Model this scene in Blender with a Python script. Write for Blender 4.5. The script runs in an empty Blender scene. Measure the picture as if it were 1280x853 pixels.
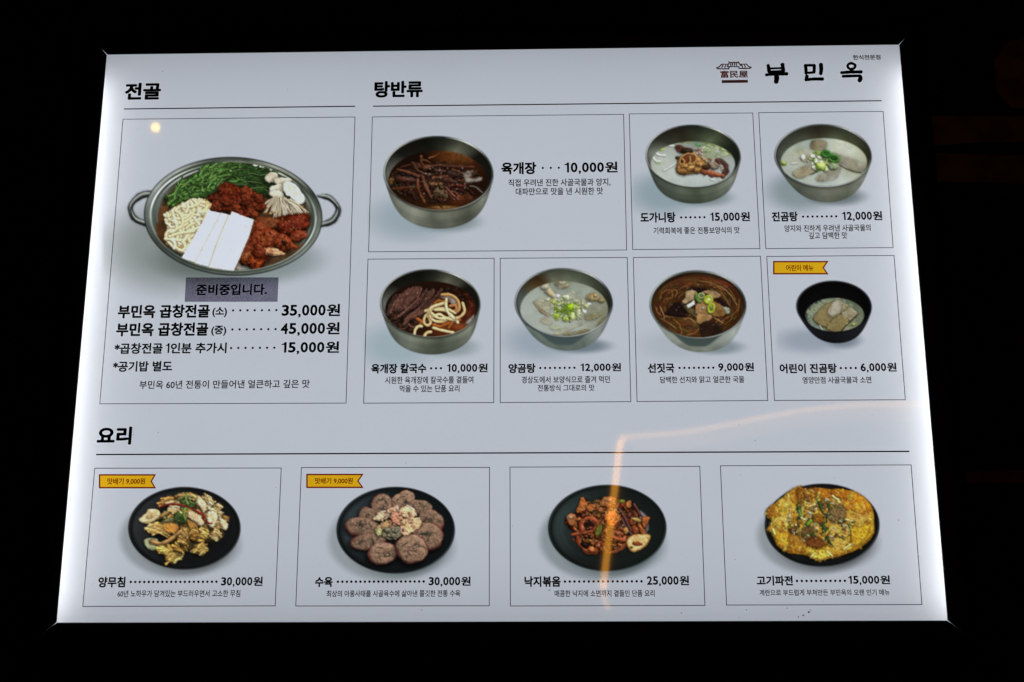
import bpy, math
import numpy as np

scene = bpy.context.scene
# ---------------------------------------------------------------- camera, world, exposure
# Board frame: origin at the centre of the lit sheet, x right, y up, z out of the sheet. World: (x, -z, y + BZ).
BZ = 1.90
W_, H_ = 0.841, 0.5992                                   # visible lit sheet (A1 landscape)
F_PX = 1836.46                                           # focal length in pixels of a 1280 px wide frame
CAM = np.array([0.05077489, -0.44472148, 1.40339542])
AX = np.array([[0.999633005, 0.000405988, -0.0270867283], [-0.00740253147, -0.957738607, -0.287544715], [-0.0260587453, 0.287639698, -0.957384116]])  # right, down, forward

def to_world(p): return (p[0], -p[2], p[1] + BZ)
def dir_world(d): return np.array([d[0], -d[2], d[1]])

from mathutils import Matrix, Vector
cd = bpy.data.cameras.new('camera'); cam = bpy.data.objects.new('camera', cd); scene.collection.objects.link(cam)
r, d, f = dir_world(AX[0]), dir_world(AX[1]), dir_world(AX[2])
m = Matrix(((r[0], -d[0], -f[0], 0), (r[1], -d[1], -f[1], 0), (r[2], -d[2], -f[2], 0), (0, 0, 0, 1)))
m.translation = Vector(to_world(CAM)); cam.matrix_world = m
cd.sensor_width = 36.0; cd.lens = F_PX * 36 / 1280; cd.clip_start = 0.02; cd.clip_end = 60
scene.camera = cam

world = bpy.data.worlds.new('World'); scene.world = world; world.use_nodes = True
bgn = world.node_tree.nodes['Background']; bgn.inputs[0].default_value = (1.0, 0.75, 0.5, 1); bgn.inputs[1].default_value = 0.0002   # a dark interior at night
vs = scene.view_settings; vs.view_transform = 'Standard'; vs.look = 'None'; vs.exposure = 0; vs.gamma = 1; vs.use_curve_mapping = False
scene.cycles.use_denoising = True
scene.cycles.max_bounces = 8; scene.cycles.diffuse_bounces = 4; scene.cycles.transparent_max_bounces = 16
scene.cycles.caustics_reflective = False; scene.cycles.caustics_refractive = False

GUIDE = (0.725, 0.780, 0.878)      # even glow of the light panel behind the sheet
LED = (0.93, 0.95, 1.0); LED_S = 10.5
STRIP = (1.0, 0.40, 0.035); STRIP_S = 15.0

# ---------------------------------------------------------------- measuring: photograph pixel -> point on the sheet
def px(x, y):
    v = AX[0] * (x - 640) / F_PX + AX[1] * (y - 426.5) / F_PX + AX[2]
    t = -CAM[2] / v[2]
    return CAM[0] + v[0] * t, CAM[1] + v[1] * t
def px_arr(x, y):
    v = [AX[0][i] * (x - 640) / F_PX + AX[1][i] * (y - 426.5) / F_PX + AX[2][i] for i in range(3)]
    t = -CAM[2] / v[2]
    return CAM[0] + v[0] * t, CAM[1] + v[1] * t

# ---------------------------------------------------------------- helpers
C = scene.collection.objects
def mesh_obj(name, verts, faces, mat, parent=None, base=(0, 0, 0), smooth=False):
    me = bpy.data.meshes.new(name)
    me.from_pydata([(v[0] - base[0], v[1] - base[1], v[2] - base[2]) for v in verts], [], faces); me.update()
    if smooth: me.polygons.foreach_set('use_smooth', [True] * len(me.polygons))
    if mat: me.materials.append(mat)
    o = bpy.data.objects.new(name, me); C.link(o)
    if parent: o.parent = parent
    return o
def tag(o, label=None, cat=None, group=None, kind=None):
    for k, v in (('label', label), ('category', cat), ('group', group), ('kind', kind)):
        if v: o[k] = v
    return o
def box(verts, faces, x0, x1, y0, y1, z0, z1):
    n = len(verts)
    verts += [(x0, y0, z0), (x1, y0, z0), (x1, y1, z0), (x0, y1, z0), (x0, y0, z1), (x1, y0, z1), (x1, y1, z1), (x0, y1, z1)]
    faces += [tuple(n + i for i in f) for f in ((0, 3, 2, 1), (4, 5, 6, 7), (0, 1, 5, 4), (1, 2, 6, 5), (2, 3, 7, 6), (3, 0, 4, 7))]

def new_mat(name):
    m = bpy.data.materials.new(name); m.use_nodes = True; nt = m.node_tree; nt.nodes.clear()
    out = nt.nodes.new('ShaderNodeOutputMaterial'); return m, nt, out
def principled(name, col, rough=.5, bump=0.0, scale=200., spec=.5, vary=0.0):
    m, nt, out = new_mat(name); p = nt.nodes.new('ShaderNodeBsdfPrincipled'); nt.links.new(p.outputs[0], out.inputs[0])
    p.inputs['Base Color'].default_value = (*col, 1); p.inputs['Roughness'].default_value = rough; p.inputs['Specular IOR Level'].default_value = spec
    if bump or vary:
        tc = nt.nodes.new('ShaderNodeTexCoord'); no = nt.nodes.new('ShaderNodeTexNoise'); no.inputs['Scale'].default_value = scale; no.inputs['Detail'].default_value = 5
        nt.links.new(tc.outputs['Object'], no.inputs['Vector'])
        if bump:
            b = nt.nodes.new('ShaderNodeBump'); b.inputs['Strength'].default_value = bump; b.inputs['Distance'].default_value = .002
            nt.links.new(no.outputs[0], b.inputs['Height']); nt.links.new(b.outputs[0], p.inputs['Normal'])
        if vary:
            rp = nt.nodes.new('ShaderNodeValToRGB'); rp.color_ramp.elements[0].position = .35; rp.color_ramp.elements[1].position = .7
            rp.color_ramp.elements[0].color = (*[c * (1 - vary) for c in col], 1); rp.color_ramp.elements[1].color = (*[c * (1 + vary) for c in col], 1)
            nt.links.new(no.outputs[0], rp.inputs[0]); nt.links.new(rp.outputs[0], p.inputs['Base Color'])
    return m
def emitter(name, col, s):
    m, nt, out = new_mat(name); e = nt.nodes.new('ShaderNodeEmission'); e.inputs[0].default_value = (*col, 1); e.inputs[1].default_value = s
    nt.links.new(e.outputs[0], out.inputs[0]); return m

# translucent opal sheet with a glossy face
def sheet_material():
    m, nt, out = new_mat('opal_sheet'); N = nt.nodes
    tc = N.new('ShaderNodeTexCoord')
    n1 = N.new('ShaderNodeTexNoise'); n1.inputs['Scale'].default_value = 7; n1.inputs['Detail'].default_value = 3
    n2 = N.new('ShaderNodeTexNoise'); n2.inputs['Scale'].default_value = 260; n2.inputs['Detail'].default_value = 2
    for n in (n1, n2): nt.links.new(tc.outputs['Object'], n.inputs['Vector'])
    mx = N.new('ShaderNodeMath'); mx.operation = 'MULTIPLY_ADD'; mx.inputs[1].default_value = .055; mx.inputs[2].default_value = .885
    m2 = N.new('ShaderNodeMath'); m2.operation = 'MULTIPLY_ADD'; m2.inputs[1].default_value = .035
    nt.links.new(n1.outputs[0], mx.inputs[0]); nt.links.new(n2.outputs[0], m2.inputs[0]); nt.links.new(mx.outputs[0], m2.inputs[2])
    tr = N.new('ShaderNodeBsdfTranslucent'); nt.links.new(m2.outputs[0], tr.inputs['Color'])
    gl = N.new('ShaderNodeBsdfGlossy'); gl.inputs['Roughness'].default_value = .028
    fr = N.new('ShaderNodeFresnel'); fr.inputs[0].default_value = 1.45
    mix = N.new('ShaderNodeMixShader')
    nt.links.new(fr.outputs[0], mix.inputs[0]); nt.links.new(tr.outputs[0], mix.inputs[1]); nt.links.new(gl.outputs[0], mix.inputs[2]); nt.links.new(mix.outputs[0], out.inputs[0])
    return m
# printing ink: a colour filter on the lit sheet, with the same glossy face
def ink_material(name, col=None):
    m, nt, out = new_mat(name); N = nt.nodes
    if col is None:
        at = N.new('ShaderNodeAttribute'); at.attribute_name = 'ink'; src = at.outputs['Color']
    else:
        rg = N.new('ShaderNodeRGB'); rg.outputs[0].default_value = (*col, 1); src = rg.outputs[0]
    tr = N.new('ShaderNodeBsdfTransparent'); nt.links.new(src, tr.inputs[0])
    gl = N.new('ShaderNodeBsdfGlossy'); gl.inputs['Roughness'].default_value = .028
    fr = N.new('ShaderNodeFresnel'); fr.inputs[0].default_value = 1.45
    bw = N.new('ShaderNodeRGBToBW'); nt.links.new(src, bw.inputs[0])
    sq = N.new('ShaderNodeMath'); sq.operation = 'MULTIPLY'; nt.links.new(bw.outputs[0], sq.inputs[0]); nt.links.new(bw.outputs[0], sq.inputs[1])
    inv = N.new('ShaderNodeMath'); inv.operation = 'SUBTRACT'; inv.inputs[0].default_value = 1; nt.links.new(sq.outputs[0], inv.inputs[1])
    ml = N.new('ShaderNodeMath'); ml.operation = 'MULTIPLY'; nt.links.new(fr.outputs[0], ml.inputs[0]); nt.links.new(inv.outputs[0], ml.inputs[1])
    mix = N.new('ShaderNodeMixShader'); nt.links.new(ml.outputs[0], mix.inputs[0]); nt.links.new(tr.outputs[0], mix.inputs[1]); nt.links.new(gl.outputs[0], mix.inputs[2]); nt.links.new(mix.outputs[0], out.inputs[0])
    return m

M_SHEET = sheet_material()
M_PHOTO = ink_material('photo_ink'); M_BLACK = principled('black_ink', (.0035, .0035, .005), .04, spec=.45); M_GREY = ink_material('line_ink', (.04, .04, .05)); M_MAROON = ink_material('maroon_ink', (.085, .024, .018))
M_GROUND = ink_material('ground_ink', (.74, .74, .74)); M_YELLOW = ink_material('yellow_ink', (.95, .50, .012)); M_RED = ink_material('red_ink', (.22, .007, .007)); M_REDTEXT = ink_material('red_text_ink', (.70, .20, .40)); M_DUST = ink_material('dust', (.30, .30, .31))
M_FRAME = principled('black_anodised_frame', (.004, .004, .0045), .45, bump=.05, scale=900, spec=.12)
M_WHITE = principled('white_housing', (.42, .42, .42), .6, bump=.03)
M_GUIDE = emitter('light_panel_glow', GUIDE, 1.0); M_LED = emitter('led_glow', LED, LED_S)
M_WALL = principled('dark_wall', (.020, .014, .010), .7, bump=.2, scale=60, vary=.5, spec=.15)
M_BROWN = principled('brown_board', (.22, .12, .055), .6, bump=.2, scale=40, vary=.35, spec=.2)
M_DARKMETAL = principled('dark_metal', (.02, .02, .02), .4)
# ---------------------------------------------------------------- printed pictures: a small painter
# Colour of the ink film is worked out point by point (numpy) and stored on the vertices of a flat sheet.
GROUND = 0.74       # transmission of the pale grey printed over the whole sheet
LV = np.array([0.34, -0.50, 0.80]); LV = LV / np.linalg.norm(LV)
HV = LV + np.array([0, 0, 1.0]); HV = HV / np.linalg.norm(HV)

def vnoise(h, w, cell, rng):
    cell = max(cell, 1.0)
    gy = np.arange(h) / cell; gx = np.arange(w) / cell
    g = rng.random((int(gy[-1]) + 3, int(gx[-1]) + 3)).astype(np.float32)
    iy = gy.astype(int); ix = gx.astype(int)
    fy = gy - iy; fx = gx - ix
    fy = (fy * fy * (3 - 2 * fy))[:, None]; fx = (fx * fx * (3 - 2 * fx))[None, :]
    a = g[np.ix_(iy, ix)]; b = g[np.ix_(iy, ix + 1)]; c = g[np.ix_(iy + 1, ix)]; d = g[np.ix_(iy + 1, ix + 1)]
    return (a * (1 - fx) + b * fx) * (1 - fy) + (c * (1 - fx) + d * fx) * fy - 0.5

def fbm(h, w, cell, rng, octaves=3):
    out = np.zeros((h, w), np.float32); amp = 1.0
    for _ in range(octaves):
        out += amp * vnoise(h, w, cell, rng); cell /= 2.1; amp *= 0.55
    return out

def sstep(a, b, x):
    t = np.clip((x - a) / (b - a), 0, 1)
    return t * t * (3 - 2 * t)

def blur(a, r):
    n = int(max(1, round(r)))
    for ax in (0, 1):
        for _ in range(2):
            p = np.pad(a, [(n, n) if i == ax else (0, 0) for i in range(a.ndim)], mode='edge')
            c = np.cumsum(p, axis=ax, dtype=np.float64)
            z = np.zeros_like(np.take(c, [0], axis=ax))
            c = np.concatenate([z, c], axis=ax)
            m = a.shape[ax]
            hi = np.take(c, np.arange(2 * n + 1, 2 * n + 1 + m), axis=ax)
            lo = np.take(c, np.arange(0, m), axis=ax)
            a = ((hi - lo) / (2 * n + 1)).astype(np.float32)
    return a

def spline(pts, n=8, closed=False):
    p = np.array(pts, float)
    if len(p) < 3 and not closed:
        t = np.linspace(0, 1, n)[:, None]
        return p[0] * (1 - t) + p[-1] * t
    if closed:
        q = np.vstack([p[-1], p, p[0], p[1]])
    else:
        q = np.vstack([2 * p[0] - p[1], p, 2 * p[-1] - p[-2]])
    out = []
    for i in range(1, len(q) - 2):
        for t in np.arange(n) / n:
            a, b, c, d = q[i - 1:i + 3]
            out.append(0.5 * ((2 * b) + (-a + c) * t + (2 * a - 5 * b + 4 * c - d) * t * t + (-a + 3 * b - 3 * c + d) * t ** 3))
    if not closed:
        out.append(p[-1])
    return np.array(out)

class Pic:
    S = 3.0
    def __init__(s, ox, oy, sc, u0, v0, u1, v1, paper, seed):
        s.ox, s.oy, s.sc = ox, oy, sc
        s.k = s.S / sc; s.u0, s.v0 = u0, v0
        s.W = int((u1 - u0) * s.k) // 2 * 2; s.H = int((v1 - v0) * s.k) // 2 * 2
        s.paper = np.array(paper, np.float32)
        s.rgb = np.ones((s.H, s.W, 3), np.float32) * s.paper
        s.rng = np.random.default_rng(seed); s.clip = None
    def loc(s, u0, v0, u1, v1):
        x0 = int(max(0, (u0 - s.u0) * s.k - 2)); x1 = int(min(s.W, (u1 - s.u0) * s.k + 3))
        y0 = int(max(0, (v0 - s.v0) * s.k - 2)); y1 = int(min(s.H, (v1 - s.v0) * s.k + 3))
        if x1 - x0 < 3 or y1 - y0 < 3: return None
        U = (np.arange(x0, x1) + 0.5) / s.k + s.u0; V = (np.arange(y0, y1) + 0.5) / s.k + s.v0
        return (slice(y0, y1), slice(x0, x1)), U[None, :].astype(np.float32), V[:, None].astype(np.float32)
    def full(s): return s.loc(s.u0 - 9, s.v0 - 9, s.u0 + s.W / s.k + 9, s.v0 + s.H / s.k + 9)
    def over(s, sl, m, col):
        if s.clip is not None: m = m * s.clip[sl]
        m = m[..., None]; r = s.rgb[sl]
        s.rgb[sl] = r * (1 - m) + np.asarray(col, np.float32) * m
    def mul(s, sl, m, tint=(0, 0, 0)):
        if s.clip is not None: m = m * s.clip[sl]
        s.rgb[sl] = s.rgb[sl] * (1 - m[..., None] * (1 - np.array(tint, np.float32)))
    def ell(s, U, V, cx, cy, rx, ry, rot=0.0):
        a = math.radians(rot); x = (U - cx) * math.cos(a) + (V - cy) * math.sin(a); y = -(U - cx) * math.sin(a) + (V - cy) * math.cos(a)
        return np.sqrt((x / rx) ** 2 + (y / ry) ** 2), x, y
    def aa(s, r, rad, soft=1.0):      # coverage of r<1 for a shape of size rad (zoom units)
        return np.clip((1 - r) * rad * s.k / soft + 0.5, 0, 1)
    def shadow(s, cx, cy, rx, ry, strength, soft=0.5, tint=(.45, .55, .52), rot=0):
        q = s.full(); sl, U, V = q
        r, _, _ = s.ell(U, V, cx, cy, rx, ry, rot)
        m = strength * (1 - sstep(1 - soft, 1 + soft, r))
        c = s.clip; s.clip = None; s.mul(sl, m, tint); s.clip = c
    def light(s, h):
        gy, gx = np.gradient(h)
        n = 1 / np.sqrt(gx * gx + gy * gy + 1)
        d = (-gx * LV[0] - gy * LV[1] + LV[2]) * n
        sp = np.clip((-gx * HV[0] - gy * HV[1] + HV[2]) * n, 0, 1)
        return np.clip(d, 0, 1), sp
    def paint(s, sl, m, h, c1, c2, mix, amb, spec, shin, gain=1.0):
        d, sp = s.light(h)
        col = np.array(c1, np.float32) * (1 - mix[..., None]) + np.array(c2, np.float32) * mix[..., None]
        col = col * (amb + (1.22 - amb) * d * gain)[..., None] + 255 * spec * (sp ** shin)[..., None]
        s.over(sl, m, np.clip(col, 0, 255))
    def blob(s, u, v, ru, rv, c, rot=0, c2=None, dome=0.7, edge=0.15, tex=0.5, cell=None, spec=0.15, shin=30, sh=0.45, amb=0.35, mixc=None, soft=1.3):
        R = max(ru, rv) * 1.5
        q = s.loc(u - R, v - R, u + R, v + R)
        if q is None: return
        sl, U, V = q; r, x, y = s.ell(U, V, u, v, ru, rv, rot); h_, w_ = r.shape
        mn = min(ru, rv) * s.k; cell = (cell * s.k) if cell else max(2.5, mn * 0.55)
        rn = r + edge * 2 * fbm(h_, w_, max(3, mn * 0.7), s.rng, 2)
        if sh:
            r2, _, _ = s.ell(U, V, u - rv * .10, v + rv * .16, ru, rv, rot)
            s.mul(sl, sh * (1 - sstep(.85, 1.32, r2)))
        m = s.aa(rn, min(ru, rv), soft)
        b = fbm(h_, w_, cell, s.rng, 3)
        hgt = dome * mn * np.sqrt(np.clip(1 - rn * rn, 0.0, 1)) + tex * (.42 if dome > .15 else .05) * cell * b
        mixv = np.clip(0.5 + 1.6 * fbm(h_, w_, (mixc * s.k) if mixc else mn * 0.8, s.rng, 3), 0, 1)
        s.paint(sl, m, hgt, c, c2 if c2 is not None else [k * .7 for k in c], mixv, amb, spec, shin)
    def poly(s, pts, c, c2=None, smooth=True, bev=12, tex=0.4, cell=10, spec=0.1, shin=30, sh=0.45, amb=0.35, edge=3, mixc=30, rim=None, soft=1.3, stretch=None, flat=0.0):
        p = spline(pts, 5, True) if smooth else np.array(pts, float)
        a0, b0 = p.min(0) - 25, p.max(0) + 25
        q = s.loc(a0[0], a0[1], b0[0], b0[1])
        if q is None: return
        sl, U, V = q; U, V = np.broadcast_arrays(U, V); h_, w_ = U.shape
        dist = np.full((h_, w_), 1e9, np.float32); ins = np.zeros((h_, w_), bool)
        for i in range(len(p)):
            ax, ay = p[i]; bx, by = p[(i + 1) % len(p)]
            dx, dy = bx - ax, by - ay; L2 = dx * dx + dy * dy + 1e-9
            t = np.clip(((U - ax) * dx + (V - ay) * dy) / L2, 0, 1)
            dist = np.minimum(dist, (U - ax - t * dx) ** 2 + (V - ay - t * dy) ** 2)
            if abs(dy) > 1e-9:
                ins ^= ((ay > V) != (by > V)) & (U < dx * (V - ay) / dy + ax)
        dist = np.sqrt(dist); sd = np.where(ins, dist, -dist) + edge * 2 * fbm(h_, w_, max(3, cell * s.k), s.rng, 2)
        if sh:
            m = np.clip((sd + 16) / 22, 0, 1); off = int(round(5 * s.k)); m = np.roll(np.roll(m, off, 0), -off // 2, 1)
            s.mul(sl, sh * m)
        m = np.clip(sd * s.k / soft + .5, 0, 1)
        if stretch is not None:       # fibres along an angle
            a = math.radians(stretch); cc, ss = math.cos(a), math.sin(a)
            W2 = int(math.hypot(h_, w_)) + 4; base = fbm(W2, W2, cell * s.k, s.rng, 3)
            X = (U - U.mean()) * s.k; Y = (V - V.mean()) * s.k
            al = (X * cc + Y * ss) / 6 + W2 / 2; pe = (-X * ss + Y * cc) + W2 / 2
            b = base[np.clip(pe.astype(int), 0, W2 - 1), np.clip(al.astype(int), 0, W2 - 1)]
        else:
            b = fbm(h_, w_, cell * s.k, s.rng, 3)
        e = np.clip(sd / bev, 0, 1)
        hgt = bev * s.k * np.sqrt(np.clip(1 - (1 - e) ** 2, 0, 1)) * .8 + tex * .45 * cell * s.k * b + flat * (U + V) * s.k
        mixv = np.clip(.5 + 1.6 * fbm(h_, w_, mixc * s.k, s.rng, 3), 0, 1)
        s.paint(sl, m, hgt, c, c2 if c2 is not None else [k * .75 for k in c], mixv, amb, spec, shin)
        if rim is not None:
            rc, rw = rim; mm = m * (1 - sstep(rw * .4, rw * 1.2, sd)); s.over(sl, mm * .85, rc)
    def strand(s, pts, w, c, c2=None, w1=None, sh=0.4, amb=0.35, spec=0.1, shin=20, tex=0.2, n=6, soft=1.4, round_=.85, alpha=1.0, fib=0.0, wob=.16):
        p = spline(pts, n); w1 = w if w1 is None else w1
        R = max(w, w1) + 8; a0, b0 = p.min(0) - R, p.max(0) + R
        q = s.loc(a0[0], a0[1], b0[0], b0[1])
        if q is None: return
        sl, U, V = q; U, V = np.broadcast_arrays(U, V); h_, w_ = U.shape
        best = np.full((h_, w_), 1e9, np.float32); off = np.zeros((h_, w_, 2), np.float32); tt = np.zeros((h_, w_), np.float32); pp = np.zeros((h_, w_), np.float32)
        N = len(p) - 1
        for i in range(N):
            ax, ay = p[i]; dx, dy = p[i + 1] - p[i]; L2 = dx * dx + dy * dy + 1e-9
            t = np.clip(((U - ax) * dx + (V - ay) * dy) / L2, 0, 1)
            ex = U - ax - t * dx; ey = V - ay - t * dy; d2 = ex * ex + ey * ey
            k = d2 < best; best = np.where(k, d2, best)
            off[..., 0] = np.where(k, ex, off[..., 0]); off[..., 1] = np.where(k, ey, off[..., 1]); tt = np.where(k, (i + t) / N, tt); pp = np.where(k, (ex * dy - ey * dx) / math.sqrt(L2), pp)
        hw = 0.5 * (w * (1 - tt) + w1 * tt) * (1 + wob * np.interp(tt, np.linspace(0, 1, 9), s.rng.normal(size=9))); hw = np.maximum(hw, 1.0); d = np.sqrt(best) + wob * w * .6 * vnoise(h_, w_, max(2, w * s.k * .5), s.rng)
        if sh:
            s.mul(sl, sh * alpha * (1 - sstep(.7, 1.7, d / hw)))
        m = np.clip((hw - d) * s.k / soft + .5, 0, 1) * alpha
        nx = off[..., 0] / hw * round_; ny = off[..., 1] / hw * round_; nz = np.sqrt(np.clip(1 - nx * nx - ny * ny, .05, 1))
        b = fbm(h_, w_, max(2, w * s.k * .6), s.rng, 2)
        dl = np.clip(nx * LV[0] + ny * LV[1] + nz * LV[2] + tex * b, 0, 1); sp = np.clip(nx * HV[0] + ny * HV[1] + nz * HV[2] + tex * .2 * b, 0, 1)
        mix = np.clip(.5 + 1.5 * b, 0, 1)[..., None]
        st = 1 + fib * np.interp(pp / hw, np.linspace(-1.2, 1.2, 13), s.rng.normal(size=13)) + fib * .5 * np.interp(tt, np.linspace(0, 1, 11), s.rng.normal(size=11))
        c2 = [k * .8 for k in c] if c2 is None else c2
        col = (np.array(c) * (1 - mix) + np.array(c2) * mix) * (np.clip(st, .4, 1.6) * (amb + (1.2 - amb) * dl))[..., None] + 255 * spec * (sp ** shin)[..., None]
        s.over(sl, m, np.clip(col, 0, 255))
    # --- dishes
    def stops(s, ang, st):
        st = sorted(st); a = np.array([x[0] for x in st] + [st[0][0] + 360.]); c = np.array([x[1] for x in st] + [st[0][1]], float)
        a = np.concatenate([[st[-1][0] - 360.], a]); c = np.vstack([st[-1][1], c])
        return np.stack([np.interp(ang, a, c[:, i]) for i in range(3)], -1)
    def bowl(s, cx, cy, rx, ry, bx, by, brx, bry, p, outer, rimst, inner, soup, soupst, rot=0, rim=12, trap=None, streak=5, gloss=True):
        q = s.full(); sl, U, V = q; U, V = np.broadcast_arrays(U, V); h_, w_ = U.shape
        tl = np.linspace(0, 1, 46); lo_, hi_ = by - 400, by + 200; bottom = by
        for _ in range(40):
            by = (lo_ + hi_) / 2
            if np.max(by + (cy - by) * tl + bry + (ry - bry) * tl ** p) > bottom: hi_ = by
            else: lo_ = by
        m = np.zeros((h_, w_), np.float32); tval = np.zeros((h_, w_), np.float32)
        for t in np.linspace(0, 1, 46):
            f = t ** p; r, _, _ = s.ell(U, V, bx + (cx - bx) * t, by + (cy - by) * t, brx + (rx - brx) * f, bry + (ry - bry) * f, rot * t)
            mm = s.aa(r, ry); tval = np.where(mm > .5, t, tval); m = np.maximum(m, mm)
        xr = np.clip((U - cx) / rx, -1, 1)
        xs = np.array([o[0] for o in outer]); cs = np.array([o[1] for o in outer], float)
        col = np.stack([np.interp(xr, xs, cs[:, i]) for i in range(3)], -1)
        nb = vnoise(h_, w_, 9, s.rng); nb2 = fbm(h_, w_, 40, s.rng, 2)
        st = vnoise(h_, 3, 3, s.rng)[:, :1]
        tn = vnoise(64, 3, 5, s.rng)[:, 0]
        col = col * (0.80 + 0.32 * tval + 0.10 * np.interp(tval, np.linspace(0, 1, 64), tn) * streak / 5 + .16 * nb2 + .03 * nb)[..., None]
        under = 1 - sstep(.0, .16, 1 - tval)
        col = col * (1 - .35 * under * (m > 0))[..., None] if trap is None else col
        if trap is not None:
            tc, tw, depth = trap
            k = (1 - sstep(tw * .8, tw * 1.05, np.abs(xr + .02) + (1 - tval) * .75)) * (1 - sstep(depth * .7, depth, 1 - tval))
            col = col * (1 - k[..., None]) + np.array(tc) * k[..., None]
        s.over(sl, m, col)
        r, x, y = s.ell(U, V, cx, cy, rx, ry, rot); ang = np.degrees(np.arctan2(y / ry, x / rx)) % 360
        s.over(sl, s.aa(r, ry), s.stops(ang, rimst))
        r2, _, _ = s.ell(U, V, cx, cy + rim * .15, rx - rim, ry - rim * .8, rot)
        mi = s.aa(r2, ry); col = s.stops(ang, inner) * (1 + .10 * fbm(h_, w_, 26, s.rng, 2) + .05 * vnoise(h_, w_, 5, s.rng))[..., None]
        col *= (0.78 + .35 * sstep(1.0, .62, r2))[..., None]
        s.over(sl, mi, col)
        line = np.clip(1 - np.abs(r2 - 1) * ry * s.k / 1.6, 0, 1)
        s.over(sl, line * .55, s.stops((ang + 25) % 360, [(a, np.array(c) * .35) for a, c in rimst]))
        def arc(a0, a1, f, w, c, alpha, w1=None):
            a = np.radians(np.linspace(a0, a1, 14)); cr, sr = math.cos(math.radians(rot)), math.sin(math.radians(rot))
            X, Y = rx * f * np.cos(a), (ry * f) * np.sin(a)
            s.strand(list(zip(cx + X * cr - Y * sr, cy + X * sr + Y * cr)), w, c, w1=w1, sh=0, tex=.3, n=2, alpha=alpha, wob=.05)
        if gloss:
            def glint(a0, a1, f, w, c, al):
                am = (a0 + a1) / 2; arc(am, a0, f, w, c, al, 1.0); arc(am, a1, f, w, c, al, 1.0)
            arc(20, 340, .955, 6, (16, 17, 15), .5); glint(140, 250, .982, 10, (216, 220, 216), .8); glint(276, 330, .974, 14, (222, 226, 220), .8); glint(5, 135, .980, 9, (190, 196, 192), .7); glint(0, 175, 1.002, 5, (26, 29, 27), .6); glint(235, 290, .996, 5, (20, 22, 20), .6)
        s.clip = mi.copy()
        r3, x3, y3 = s.ell(U, V, *soup); a3 = np.degrees(np.arctan2(y3, x3)) % 360
        col = s.stops(a3, soupst) * (1 + .10 * fbm(h_, w_, 30, s.rng, 3))[..., None]
        s.over(sl, s.aa(r3, soup[3], 2.2), col)
        ml = s.aa(r3, soup[3], 2.2) * mi
        s.clip = ml
    def plate(s, cx, cy, rx, ry, c, hi, rot=0, rim=.045):
        q = s.full(); sl, U, V = q; U, V = np.broadcast_arrays(U, V); h_, w_ = U.shape
        r, x, y = s.ell(U, V, cx, cy, rx, ry, rot); ang = np.degrees(np.arctan2(y / ry, x / rx)) % 360
        base = np.ones((h_, w_, 3)) * np.array(c, float)
        # concave dish: the far-left wall catches the light, the near wall stays dark
        g = np.cos(np.radians(ang - 195)); g = np.clip(g, 0, 1) ** 1.5 * sstep(.35, .85, r) * (1 - sstep(.86, .97, r))
        base += (np.array(hi, float) - np.array(c)) * g[..., None]
        g2 = np.cos(np.radians(ang - 45)); g2 = np.clip(g2, 0, 1) ** 3 * np.exp(-((r - .985) / .018) ** 2)
        base += np.array(hi, float) * .9 * g2[..., None]
        base *= (1 - .45 * np.exp(-((r - .955) / .012) ** 2))[..., None]
        g3 = np.clip(np.cos(np.radians(ang - 215)), 0, 1) ** 2 * np.exp(-((r - .975) / .012) ** 2)
        base += np.array(hi, float) * .5 * g3[..., None]
        ringn = np.interp(r, np.linspace(0, 1.2, 90), vnoise(90, 3, 1.6, s.rng)[:, 0])
        base *= (1 + .16 * ringn + .08 * fbm(h_, w_, 20, s.rng, 2))[..., None]
        s.over(sl, s.aa(r, ry, 1.6), np.clip(base, 0, 255))
    def veil(s, cx, cy, rx, ry, c, alpha, seed_cell=40):      # milky broth over what lies in it
        sl, U, V = s.full(); r, _, _ = s.ell(U, V, cx, cy, rx, ry); h_, w_ = r.shape
        m = np.clip(alpha * (1 - sstep(.8, 1.1, r)) * (1 + 1.6 * fbm(h_, w_, seed_cell, s.rng, 3)), 0, .9)
        s.over(sl, m, c)
    def sprig(s, u, v, ang, L, cols, lw=6.5):                    # a feathery herb
        a = math.radians(ang); b = s.rnd(-.5, .5); pts = [(u, v)]
        for j in range(4): pts.append((pts[-1][0] + L / 4 * math.cos(a), pts[-1][1] + L / 4 * math.sin(a))); a += b / 4
        p = spline(pts, 5)
        for i in range(3, len(p)):
            t = i / len(p); d = p[i] - p[i - 1]; h = math.atan2(d[1], d[0])
            for sg in (-1, 1):
                l = s.rnd(12, 24) * (1.15 - .6 * abs(t - .55)); k = h + sg * s.rnd(.5, 1.0); c = [q * s.rnd(.75, 1.2) for q in s.pick(cols)]
                m = (p[i][0] + l * .55 * math.cos(k), p[i][1] + l * .5 * math.sin(k)); k2 = k - sg * .5
                s.strand([tuple(p[i]), m, (m[0] + l * .5 * math.cos(k2), m[1] + l * .45 * math.sin(k2))], lw, c, w1=3, sh=.24, n=3, tex=.3)
        s.strand(pts, 6, [q * 1.15 for q in cols[-1]], w1=3, sh=.15, n=4)
    def rnd(s, a, b): return a + (b - a) * s.rng.random()
    def inell(s, cx, cy, rx, ry):
        a = s.rng.random() * 2 * math.pi; r = math.sqrt(s.rng.random())
        return cx + rx * r * math.cos(a), cy + ry * r * math.sin(a)
    def pick(s, cols): return cols[int(s.rng.random() * len(cols))]
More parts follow.
